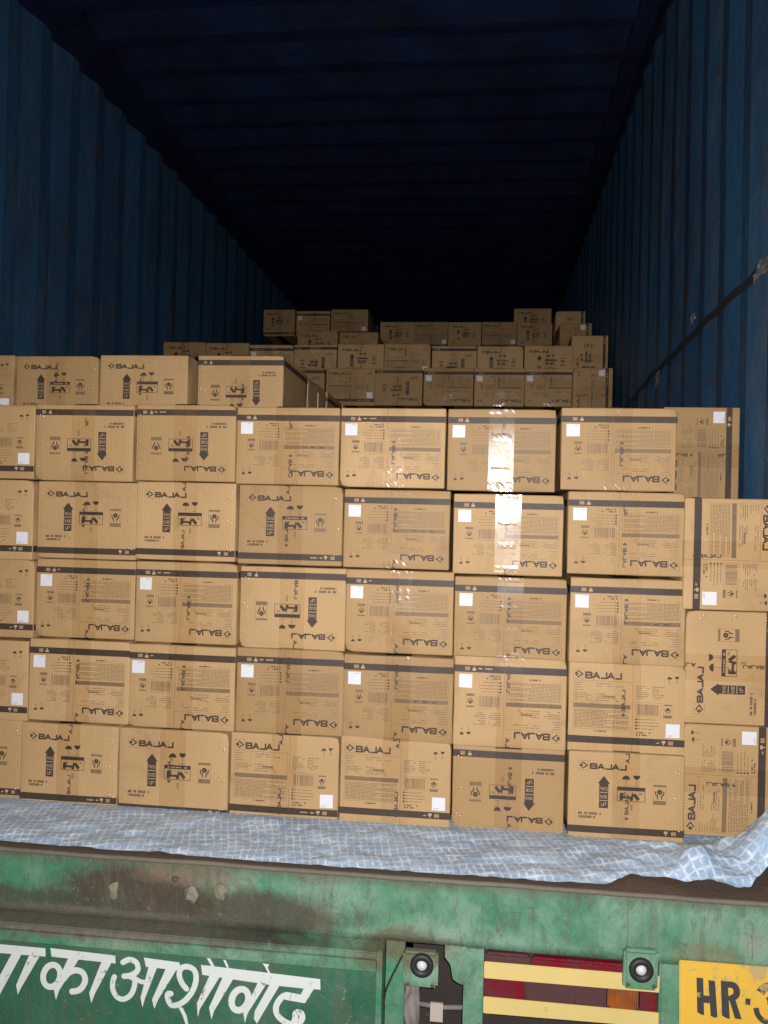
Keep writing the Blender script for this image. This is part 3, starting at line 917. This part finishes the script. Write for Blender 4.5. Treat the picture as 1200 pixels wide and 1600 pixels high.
def tape_mesh(s, phase, seed):
    rnd = random.Random(seed); p = Print(s, .0011); u0, u1 = .383, .617
    nu, nv = 10, 34; g = []
    crk = [rnd.uniform(.2, .85) for _ in range(2)]
    for j in range(nv+1):
        v = j/nv; row = []
        for i in range(nu+1):
            u = u0+(u1-u0)*i/nu
            a = .00002
            if v < .10 or v > .96: a = .0006
            if any(abs(v-c) < .022 and abs(i-5) < 4 for c in crk): a = .0005
            x, y, z = p.pt(u, v, rnd.uniform(0, a)); row.append((x, y, z))
        g.append(row)
    mb = MB()
    k0 = 0
    for r_ in g: mb.v += r_
    for j in range(nv):
        for i in range(nu):
            a = j*(nu+1)+i; mb.f.append((a, a+nu+1, a+nu+2, a+1)); mb.m.append(0)
    # over the top and bottom edges and along the top
    for z in (H0/2+.0022, -H0/2-.0022):
        q = [(W0*(u0-.5), -D0/2+.001, z), (W0*(u1-.5), -D0/2+.001, z), (W0*(u1-.5), D0/2, z), (W0*(u0-.5), D0/2, z)]
        mb.poly(q if z > 0 else q[::-1], 0)
    t = Print(s, .0009); v = phase-.62
    uc = .5+rnd.uniform(-.035, .02)
    while v < 1:
        if v > .02 and v+.30 < .99:
            word(t, 'BAJAJ', uc-.013, uc+.013, v, v+.22, .0022, 1, gap=.22, vert=True)
            t.line([(uc-.012, v+.272), (uc, v+.262), (uc+.012, v+.272), (uc, v+.284), (uc-.012, v+.272)], .0026, 1)
        elif 0 < v+.24 < .5:
            word(t, 'AJ', uc-.014, uc+.014, .01, .01+.10, .0026, 1, gap=.22, vert=True)
        elif v < .9 and v > .5:
            word(t, 'JA', uc-.014, uc+.014, v, v+.11, .0026, 1, gap=.22, vert=True)
        v += .62
    k = len(mb.v); mb.v += t.mb.v
    for f, m_ in zip(t.mb.f, t.mb.m): mb.f.append(tuple(i+k for i in f)); mb.m.append(1)
    return mb.mesh('packing_tape', [M['tape'], M['tapeink']], False)
def label_mesh(s):
    p = Print(s, .0012); p.rect(.838, .955, .650, .800, 0, n=2, nv=2)
    for k in range(2): p.rect(.852, .905-.02*k, .775+.012*k, .780+.012*k, 1, .0002)
    return p.mb.mesh('white_sticker', [M['label'], M['labelink']])
def staple_mesh(s):
    p = Print(s); mb = MB(); rnd = random.Random(s*7+1)
    for v in (.17, .50, .84):
        for du in (0, .032):
            u = .915+du+rnd.uniform(-.006, .006); w_ = v+rnd.uniform(-.02, .02)+du*.8
            a = Vector(p.pt(u, w_+.016)); b = Vector(p.pt(u+.022, w_-.016))
            mb.tube([a, (a+b)/2+Vector((0, -.0007, 0)), b], .0009, 6)
    return mb.mesh('staples', M['staple'], True)

NV = 5
CART = [carton_mesh(s) for s in range(NV)]
PR = {'A': [print_A(s) for s in range(NV)], 'B': [print_B(s) for s in range(NV)]}
PHASES = [(.10, 1), (.30, 2), (.48, 3), (.62, 4)]
TAPES = [[tape_mesh(s, ph, sd_+s*10) for ph, sd_ in PHASES] for s in range(NV)]
LAB = [label_mesh(s) for s in range(NV)]; STP = [staple_mesh(s) for s in range(NV)]
mbs = MB(); mbs.box(W0/2+.0015, W0/2+.0045, -.004, .004, -H0/2+.002, H0/2-.036)
SIDE = mbs.mesh('side_strip', M['strip'])  # thin pale upright strip on one side of the carton
ROT = {'0': 0, '2': math.pi, 'c': R(90), 'd': R(-90)}
TILT = {'fifth row up of front wall, sixth from left': (-1.0, -.9), 'fourth row up of front wall, sixth from left': (-2.0, -1.0), 'middle row of front wall, sixth from left': (-1.0, -.8)}
def cartons():
    rnd = random.Random(5)
    for i, (x, Y, z, w_, h, typ, lab) in enumerate(DATA['BOXES']):
        kind, o = typ[0], typ[1]; s = rnd.randrange(NV)
        if any(lab.endswith(k_) for k_ in TILT): s = 1
        turned = o in 'cd'
        if turned and kind == 'A': o = 'd'
        root = obj('cardboard_box', CART[s])
        lw, lh = (h, w_) if turned else (w_, h)
        sc = (min(lw, .318)/W0*1.0, 1, lh/H0*.999)
        if turned and Y == 0: sc = (sc[0], 1, sc[2]*1.05); x -= .006
        root.scale = sc
        jy = rnd.uniform(-.010, .010) if Y == 0 else rnd.uniform(-.006, .006)
        root.rotation_euler = (R(rnd.gauss(0, .35)), ROT[o], R(rnd.gauss(0, .45)))
        for k_, tl in TILT.items():
            if lab.endswith(k_): root.rotation_euler[0] = R(tl[0]); root.rotation_euler[2] = R(tl[1])
        root.location = (x, Y+D0/2+jy, z)
        root['label'] = lab; root['category'] = 'cardboard box'
        root['group'] = 'cartons stacked in the front wall' if Y == 0 else ('cartons stacked behind the front wall' if Y < 2.6 else 'cartons in the far pile')
        obj('printed_markings', PR[kind][s], root)
        obj('packing_tape', TAPES[s][rnd.randrange(4)], root)
        if kind == 'B': obj('white_sticker', LAB[s], root)
        else: obj('staples', STP[s], root, kind='stuff')
        if .4 < Y < 2.6 and x > .4 and not turned: obj('side_strip', SIDE, root)
cartons()

# ------------------------------------------------------------------ shipping container
XL, XR, ZC, YE = -.945, 2.075, 3.38, 9.0
def corrugated(p0, p1, depth_dir, height_dir, H, pitch, dep, sub=1):
    """trapezoid sheet running p0->p1, waves pushed along depth_dir"""
    mb = MB(); p0 = Vector(p0); p1 = Vector(p1); L_ = (p1-p0).length; d = (p1-p0)/L_; dd = Vector(depth_dir); hh = Vector(height_dir)
    prof = []; a = 0
    while a < L_:
        for f, k in ((0, 0), (.26, 0), (.42, 1), (.56, 1), (1, 0)):
            if k == 0 and f == 1: continue
            prof.append((a+f*pitch, k*dep))
        a += pitch
    rows = 7
    for (a, k) in prof:
        for r in range(rows+1):
            q = p0+d*a+dd*k+hh*(H*r/rows)+dd*(.006*noise.noise(Vector((a*1.3, r*.7, H))))
            mb.v.append(tuple(q))
    for i in range(len(prof)-1):
        for r in range(rows):
            a_ = i*(rows+1)+r; mb.f.append((a_, a_+1, a_+rows+2, a_+rows+1)); mb.m.append(0)
    return mb
cont = empty('shipping_container', ((XL+XR)/2, 0, -.06), label='open blue corrugated shipping container holding the stacked cartons', category='shipping container')
def part(name, mb, mats, par, smooth=False, bev=0, **pr):
    me = mb.mesh(name, mats, smooth)
    if bev: beveled(me, bev)
    o = obj(name, me, par, **pr)
    off = Vector((0, 0, 0)); q = par
    while q: off += Vector(q.location); q = q.parent
    me.transform(Matrix.Translation(-off))
    return o
part('side_wall', corrugated((XL, .16, -.02), (XL, YE, -.02), (-1, 0, 0), (0, 0, 1), ZC-.12, .305, .034), M['wall'], cont)
part('side_wall', corrugated((XR, .17, -.02), (XR, YE, -.02), (1, 0, 0), (0, 0, 1), ZC-.12, .272, .032), M['wall'], cont)
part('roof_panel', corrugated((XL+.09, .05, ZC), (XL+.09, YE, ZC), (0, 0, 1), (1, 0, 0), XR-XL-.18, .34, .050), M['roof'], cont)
mb = corrugated((XL, YE, -.02), (XR, YE, -.02), (0, 1, 0), (0, 0, 1), ZC+.04, .3, .045); part('end_wall', mb, M['wall'], cont)
for x0, x1 in ((XL-.10, XL+.0), (XR-.0, XR+.10)):
    mb = MB(); mb.box(x0, x1, -.02, YE, ZC-.14, ZC+.06); part('top_rail', mb, M['roof'], cont, bev=.006)
for x0, x1 in ((XL-.002, XL+.092), (XR-.092, XR+.002)):
    mb = MB(); mb.box(x0, x1, .0, YE, ZC-.012, ZC+.03); part('roof_edge_plate', mb, M['roof'], cont)
for x0, x1 in ((XL-.16, XL+.0), (XR-.005, XR+.16)):
    mb = MB(); mb.box(x0, x1, -.03, .165, -.05, ZC+.1); part('corner_post', mb, M['rust'], cont, bev=.006)
mb = MB(); mb.box(XL-.16, XR+.16, -.03, .10, ZC+.05, ZC+.2); part('door_header', mb, M['wall'], cont, bev=.008)
mb = MB(); mb.box(XL-.12, XR+.12, .02, YE+.05, -.055, -.012); part('floor_boards', mb, M['wood'], cont)
# thin dark diagonal line along the right wall, with torn bits of pale tape
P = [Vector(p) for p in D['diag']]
mb = MB()
for i in range(len(P)-1):
    a, b_ = P[i], P[i+1]; n_ = 5
    for k in range(n_):
        p, q = a.lerp(b_, k/n_), a.lerp(b_, (k+1)/n_)
        w0, w1 = .017, .017
        mb.box(min(p.x, q.x)-.003, max(p.x, q.x)+.003, p.y-.0005, q.y+.0005, min(p.z, q.z)-.014, max(p.z, q.z)+.014)
o = part('diagonal_streak', mb, M['streak'], None) if False else None
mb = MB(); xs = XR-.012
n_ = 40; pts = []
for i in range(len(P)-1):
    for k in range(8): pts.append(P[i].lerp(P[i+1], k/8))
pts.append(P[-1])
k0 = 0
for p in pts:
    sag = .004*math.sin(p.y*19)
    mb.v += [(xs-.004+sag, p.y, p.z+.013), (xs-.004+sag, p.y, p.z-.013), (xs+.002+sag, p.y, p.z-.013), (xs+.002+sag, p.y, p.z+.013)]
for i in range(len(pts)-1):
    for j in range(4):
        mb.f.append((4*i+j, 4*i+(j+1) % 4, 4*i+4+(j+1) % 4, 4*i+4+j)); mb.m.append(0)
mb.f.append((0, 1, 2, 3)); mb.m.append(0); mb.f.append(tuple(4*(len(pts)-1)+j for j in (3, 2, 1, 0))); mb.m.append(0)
st = obj('diagonal_streak', mb.mesh('diagonal_streak', M['streak']), None, label='dark strap slung diagonally along the right blue wall', category='streak')
for (x, y, z), (dy, dz), sd_, lb in zip(D['torn'], ((.08, .030), (.035, .020), (.05, .040)), (1, 2, 3), (
        'torn crumpled pale tape at the near end of the wall strap', 'small pale scrap above the middle of the wall strap', 'pale smear of tape at the far low end of the wall strap')):
    rnd = random.Random(sd_); mb = MB(); g = 7
    for i in range(g+1):
        for j in range(g+1):
            r_ = (1-.35*rnd.random()); a, b_ = (i/g-.5)*2, (j/g-.5)*2
            e = .35*noise.noise(Vector((a*1.7, b_*1.7, sd_*4)))
            mb.v.append((XR-.022-rnd.uniform(0, .010), y+dy*(a+e)*r_, z+dz*(b_-e)*r_))
    for i in range(g):
        for j in range(g):
            if rnd.random() < .12 and (i in (0, g-1) or j in (0, g-1)): continue
            a = i*(g+1)+j; mb.f.append((a, a+1, a+g+2, a+g+1)); mb.m.append(0)
    obj('torn_tape', mb.mesh('torn_tape', M['torn']), None, label=lb, category='tape scrap', group='torn tape on the right wall')

# ------------------------------------------------------------------ truck rear
YB = -.335; YP = -.385
truck = empty('truck', (1.0, -.2, -1.25), label='green truck rear with Hindi lettering, tail lights and a yellow number plate', category='truck')
bb = D['beam_bot']
mb = MB(); mb.box(-1.4, 3.0, YB+.006, .6, -.060, -.016); part('bed_deck', mb, M['rust'], truck, bev=.004)
# rear beam: front sheet with dents
mb = MB(); nx, nz = 120, 8; x0, x1 = -1.4, 3.0
for i in range(nx+1):
    for j in range(nz+1):
        x = x0+(x1-x0)*i/nx; z = -.006+(bb+.006)*j/nz
        mb.v.append((x, YB-.004*noise.noise(Vector((x*3, 0, z*9)))-.003*noise.noise(Vector((x*11, 3, z*20))), z))
for i in range(nx):
    for j in range(nz):
        a = i*(nz+1)+j; mb.f.append((a, a+1, a+nz+2, a+nz+1)); mb.m.append(0)
k = len(mb.v); mb.v += [(x0, YB+.05, -.006), (x1, YB+.05, -.006), (x0, YB+.05, bb), (x1, YB+.05, bb)]
for i in range(nx):
    mb.v += [(x0+(x1-x0)*i/nx, YB+.05, bb), (x0+(x1-x0)*(i+1)/nx, YB+.05, bb)]; q = len(mb.v)
    mb.f.append((i*(nz+1)+nz, q-2, q-1, (i+1)*(nz+1)+nz)); mb.m.append(0)
part('rear_beam', mb, M['truck'], truck, smooth=True)
# rusted lip with a bright worn bead along the top edge
mb = MB(); pts = []
for i in range(111):
    x = -1.4+4.4*i/110; pts.append((x, YB-.004+.003*noise.noise(Vector((x*4, 1, 0))), -.004+.002*noise.noise(Vector((x*7, 5, 0)))))
mb.tube(pts, .006, 8); part('edge_bead', mb, mat_rusty('worn_bead', (.16, .15, .11), (.07, .06, .045)), truck, smooth=True)
mb = MB()
for i in range(110):
    a, b_ = pts[i], pts[i+1]; mb.poly([(a[0], a[1], -.003), (b_[0], b_[1], -.003), (b_[0], .1, -.006), (a[0], .1, -.006)])
part('edge_plate', mb, M['rust'], truck)
# sign panel, standing proud of the beam
zt = D['panel_top_edge']; xr = D['panel_right']; xs_ = D['strip_left']
mb = MB(); nx, nz = 70, 14
for i in range(nx+1):
    for j in range(nz+1):
        x = -1.4+(xs_+1.4)*i/nx; z = zt-.012+(-.75)*j/nz; mb.v.append((x, YP-.002*noise.noise(Vector((x*4, 7, z*6))), z))
for i in range(nx):
    for j in range(nz):
        a = i*(nz+1)+j; mb.f.append((a, a+1, a+nz+2, a+nz+1)); mb.m.append(0)
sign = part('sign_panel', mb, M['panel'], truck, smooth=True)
mb = MB(); mb.box(-1.4, xs_, YP-.006, YB+.01, zt-.016, zt); mb.box(-1.4, xs_, YP-.009, YP-.0035, zt-.044, zt-.014); part('panel_ledge', mb, M['truck'], truck, bev=.003)
mb = MB(); mb.box(xs_-.001, xr, YP-.010, YB+.01, -.95, zt+.004); part('panel_edge_strip', mb, M['truck'], truck, bev=.003)
mb = MB(); yl = YP-.0035
for k, g in enumerate(DATA['GLYPHS']): tri_fill([tuple(p) for p in g], yl-.00007*k, mb)
k = 0
for P_, hw in DATA['STROKES']:
    k += 1; yk = yl-.0016-.00014*k; stroke(mb, catmull(P_, 5), hw, yk)
    closed = abs(P_[0][0]-P_[-1][0])+abs(P_[0][1]-P_[-1][1]) < 1e-3
    for ei, e in enumerate(() if closed else (P_[0], P_[-1])):
        mb.poly([(e[0]+hw*math.cos(a), yk-.00004*(1+ei), e[1]+hw*math.sin(a)) for a in [2*math.pi*q/14 for q in range(14)]])
part('white_lettering', mb, M['white'], truck)
# uprights and brackets
for nm, (a, b_, c, d) in (('upright_post', D['post1']), ('upright_post', D['post2'])):
    mb = MB(); mb.box(a, b_, YB-.001, YB+.07, -.95, bb+.002); part(nm, mb, M['truck'], truck, bev=.004)
mb = MB(); mb.box(xr+.001, xr+.045, YB+.012, YB+.05, -.95, bb+.002); part('side_gusset', mb, M['truck'], truck, bev=.004)
mb = MB(); f = D['flap']; n_ = len(f)
mb.poly([(p[0], YB+.006, p[1]) for p in f][::-1]); mb.poly([(p[0], YB+.014, p[1]) for p in f])
for i in range(n_):
    a, b_ = f[i], f[(i+1) % n_]; mb.poly([(a[0], YB+.006, a[1]), (b_[0], YB+.006, b_[1]), (b_[0], YB+.014, b_[1]), (a[0], YB+.014, a[1])])
bm_ = mb.mesh('hanging_flap', M['truck']); bmt = bmesh.new(); bmt.from_mesh(bm_); bmesh.ops.remove_doubles(bmt, verts=bmt.verts, dist=1e-5); bmesh.ops.recalc_face_normals(bmt, faces=bmt.faces); bmt.to_mesh(bm_); bmt.free()
o = obj('hanging_flap', bm_, truck); bm_.transform(Matrix.Translation(-Vector(truck.location)))
# plate carrier above and behind the number plate
mb = MB(); mb.box(D['post2'][1]+.001, 3.0, YB+.004, YB+.04, -.95, bb+.002); part('plate_backing', mb, M['truck'], truck, bev=.003)
# marker reflectors on square brackets
for (a, b_, c, d), (rx, rz) in ((D['br1'], D['ref1']), (D['br2'], D['ref2'])):
    mb = MB(); mb.box(a, b_, YB-.034, YB-.008, c, d); br = part('marker_bracket', mb, M['truck'], truck, bev=.006)
    def lathe(prof, x, z, n=28):
        m_ = MB()
        for (r_, y) in prof:
            for j in range(n):
                q = 2*math.pi*j/n; m_.v.append((x+r_*math.cos(q), y, z+r_*math.sin(q)))
        for i in range(len(prof)-1):
            for j in range(n): m_.f.append((i*n+j, i*n+(j+1) % n, (i+1)*n+(j+1) % n, (i+1)*n+j)); m_.m.append(0)
        return m_
    rr = .0265; yy = YB-.034
    part('rubber_ring', lathe([(rr, yy+.001), (rr, yy-.007), (rr-.004, yy-.011), (.013, yy-.009), (.0115, yy-.004)], rx, rz), M['rubber'], br, smooth=True)
    m_ = lathe([(.0115, yy-.004), (.0095, yy-.009), (.005, yy-.0115), (.0001, yy-.012)], rx, rz); part('white_reflector', m_, M['reflector'], br, smooth=True)
    mb = MB(); 
    for sx, sz in ((-1, -1), (1, -1)):
        cx_, cz_ = (a+b_)/2+sx*.028, (c+d)/2+sz*.031; m2 = lathe([(.0045, yy+.001), (.0045, yy-.003), (.0001, yy-.004)], cx_, cz_, 8)
        kk = len(mb.v); mb.v += m2.v; mb.f += [tuple(i+kk for i in f_) for f_ in m2.f]; mb.m += m2.m
    part('bracket_bolts', mb, M['rust'], br, smooth=True)
# tail lamps behind two yellow bars
def slab(q, y0, y1, mi=0, mb=None):
    mb = mb or MB(); (ax, az), (bx_, bz), (cx_, cz), (dx, dz) = q   # TL, BL, TR, BR
    v = [(ax, az), (bx_, bz), (dx, dz), (cx_, cz)]; k = len(mb.v)
    mb.v += [(x, y0, z) for x, z in v]+[(x, y1, z) for x, z in v]
    for f_ in ((0, 1, 2, 3), (7, 6, 5, 4), (0, 4, 5, 1), (1, 5, 6, 2), (2, 6, 7, 3), (3, 7, 4, 0)): mb.f.append(tuple(k+i for i in f_)); mb.m.append(mi)
    return mb
b1, b2 = D['bar1'], D['bar2']; xr2 = D['post2'][0]; xl2 = D['post1'][1]
lamp = part('lamp_housing', (lambda m_: (m_.box(xl2+.001, xr2-.001, YB+.030, YB+.07, b2[1][1]-.005, bb+.001), m_)[1])(MB()), M['darksteel'], truck, bev=.003)
def lens(x0, x1, z0, z1, mat):
    mb = MB(); mb.box(x0, x1, YB+.006, YB+.0295, z0, z1); part('lamp_lens', mb, mat, lamp, bev=.005)
zA = bb-.012; zB = b1[0][1]+.004; s1 = D['lens_split1'][0]
lens(xl2+.003, s1, zB-.02, zA, M['darkred']); lens(s1+.004, xr2-.07, zB-.02, zA-.003, M['red']); lens(xr2-.066, xr2-.003, zB-.02, zA, M['darkred'])
zC_, zD = b1[1][1]-.001, b2[0][1]-.01; s2 = D['lens_split2'][0]; am = D['amber']
lens(xl2+.003, s2, zD, zC_, M['red']); lens(s2+.004, am[0][0]-.003, zD, zC_, M['darkred']); lens(am[0][0], am[1][0], zD, zC_, M['amber']); lens(am[1][0]+.004, xr2-.003, zD, zC_, M['red'])
for q in (b1, b2):
    q = [list(p) for p in q]; q[0][0] = q[1][0] = xl2+.001; q[2][0] = q[3][0] = xr2-.001
    mb = slab(q, YB-.006, YB-.001); part('yellow_bar', mb, M['yellow'], truck, bev=.0015)
# number plate
q = DATA['PLATE']; q = [q[0], q[3], q[1], q[2]]
pl = part('number_plate', slab(q, YB-.012, YB-.006), M['plate'], truck, bev=.002)
mb = MB(); yl = YB-.0165+.0035
for k, g in enumerate(DATA['PGLY']): tri_fill([tuple(p) for p in g], YB-.0129-.0001*k, mb)
for k, (P_, hw) in enumerate(DATA['PSTR']): stroke(mb, catmull(P_, 5), hw, YB-.0137-.0001*k)
part('black_lettering', mb, M['black'], pl)
# things seen in the hole beside the lamps
mb = MB(); mb.box(xr+.046, D['post1'][0]-.001, -.05, .1, -.95, bb+.01); part('chassis_back', mb, M['darksteel'], truck)
mb = MB(); mb.box(xl2, xr2, -.12, .1, -.95, b2[1][1]-.01); part('chassis_member', mb, M['darksteel'], truck)
pp = D['pipe']; mb = MB(); mb.tube([(pp[0][0], -.22, pp[0][1]), (pp[1][0], -.22, pp[1][1]), (pp[2][0], -.22, pp[2][1])], .006, 8); part('air_pipe', mb, M['cloth'], truck, smooth=True)
wr = catmull(D['wire'], 5); mb = MB(); mb.tube([(p[0], YB-.006, p[1]) for p in wr], .0022, 6); part('black_wire', mb, M['rubber'], truck, smooth=True)
a, b_, c, d = D['tag']; mb = MB(); mb.box(a, b_, -.272, -.266, c, d); tg = part('pale_tag', mb, M['greytag'], truck)
rg = D['rag']; mb = MB(); g = 12; x0, x1 = rg[0][0]-.01, rg[1][0]+.002; z1_, z0_ = rg[0][1]+.02, rg[3][1]-.05
for i in range(g+1):
    for j in range(g+1):
        u, v = i/g, j/g; n_ = noise.noise(Vector((u*3, v*3, 2))); 
        mb.v.append((x0+(x1-x0)*(u+.18*noise.noise(Vector((v*4, u*2, 9)))), -.29+.035*n_+.01*math.sin(u*14+v*4), z0_+(z1_-z0_)*(v-.12*abs(u-.4)+.07*noise.noise(Vector((u*5, 1, 4))))))
for i in range(g):
    for j in range(g):
        a = i*(g+1)+j; mb.f.append((a, a+g+1, a+g+2, a+1)); mb.m.append(0)
rag = obj('grey_rag', mb.mesh('grey_rag', M['cloth'], True), None, label='dusty grey rag stuffed in the hole beside the left round marker', category='rag')
# broken weld tabs on the beam
for i, (x, z) in enumerate(D['nubs']):
    bm = bmesh.new(); bmesh.ops.create_icosphere(bm, subdivisions=2, radius=1); sx, sz = ((.013, .020), (.016, .018), (.016, .020), (.008, .008), (.008, .006))[i]
    for v in bm.verts:
        n_ = 1+.45*noise.noise(v.co*1.6+Vector((i*7, 0, 0))); v.co = Vector((v.co.x*sx*n_, v.co.y*.009*n_, v.co.z*sz*n_))
    me = bpy.data.meshes.new('weld_tab'); bm.to_mesh(me); bm.free(); me.materials.append(M['mud'] if i < 3 else M['rust'])
    o = obj('weld_tab', me, truck); o.location = Vector((x, YB-.004, z))-Vector(truck.location)

# ------------------------------------------------------------------ tarpaulin under the cartons
edge = D['edge_y']
def edge_at(x):
    if x <= edge[0][0]: return edge[0][1]
    for (a, b_), (c, d) in zip(edge[:-1], edge[1:]):
        if a <= x <= c: return b_+(d-b_)*(x-a)/(c-a)
    return edge[-1][1]
def tarp_z(x, y):
    far_ = max(0, min(1, (-y)/.06))
    z = .0022+far_*(.010*abs(noise.noise(Vector((x*5, y*9, 0))))+.006*abs(noise.noise(Vector((x*17, y*14, 4)))))
    k = max(0, min(1, (x-1.45)/.35)); z += far_*k*(.018*abs(noise.noise(Vector((x*9+y*7, y*11, 2))))+.012*abs(noise.noise(Vector((x*25, y*25, 7)))))
    a, b_ = (x-2.06)/.13, (y+.13)/.12; z += .17*math.exp(-(a*a*1.0+b_*b_)*1.2)
    a, b_ = (x-1.80)/.05, (y+.20)/.075; z += .055*math.exp(-(a*a+b_*b_))
    return z
mb = MB(); nx, ny = 420, 46; X0, X1 = -1.1, 2.34
for i in range(nx+1):
    x = X0+(X1-X0)*i/nx; e = edge_at(x)+.004*noise.noise(Vector((x*12, 0, 3)))+.003*noise.noise(Vector((x*40, 0, 5)))
    for j in range(ny+1):
        y = .10+(e-.10)*(j/ny); z = tarp_z(x, y)
        if j >= ny-1: z = max(.0015, z-.004)
        mb.v.append((x, y, z if y < -.004 else .0012))
for i in range(nx):
    for j in range(ny):
        a = i*(ny+1)+j; mb.f.append((a, a+ny+1, a+ny+2, a+1)[::-1]); mb.m.append(0)
obj('tarpaulin', mb.mesh('tarpaulin', M['tarp'], True), None, label='crumpled blue and white woven tarpaulin laid under the front cartons', category='tarpaulin')

# ------------------------------------------------------------------ ground
mb = MB(); mb.box(-60, 60, -60, 60, -1.65, -1.55)
obj('ground', mb.mesh('ground', M['ground']), None, kind='structure')

# ------------------------------------------------------------------ bring everything to real size
for o in list(scene.objects):
    if o.parent is None:
        o.location = Vector(o.location)*S
        if o.type in ('MESH', 'EMPTY'): o.scale = Vector(o.scale)*S
ld.energy *= S*S
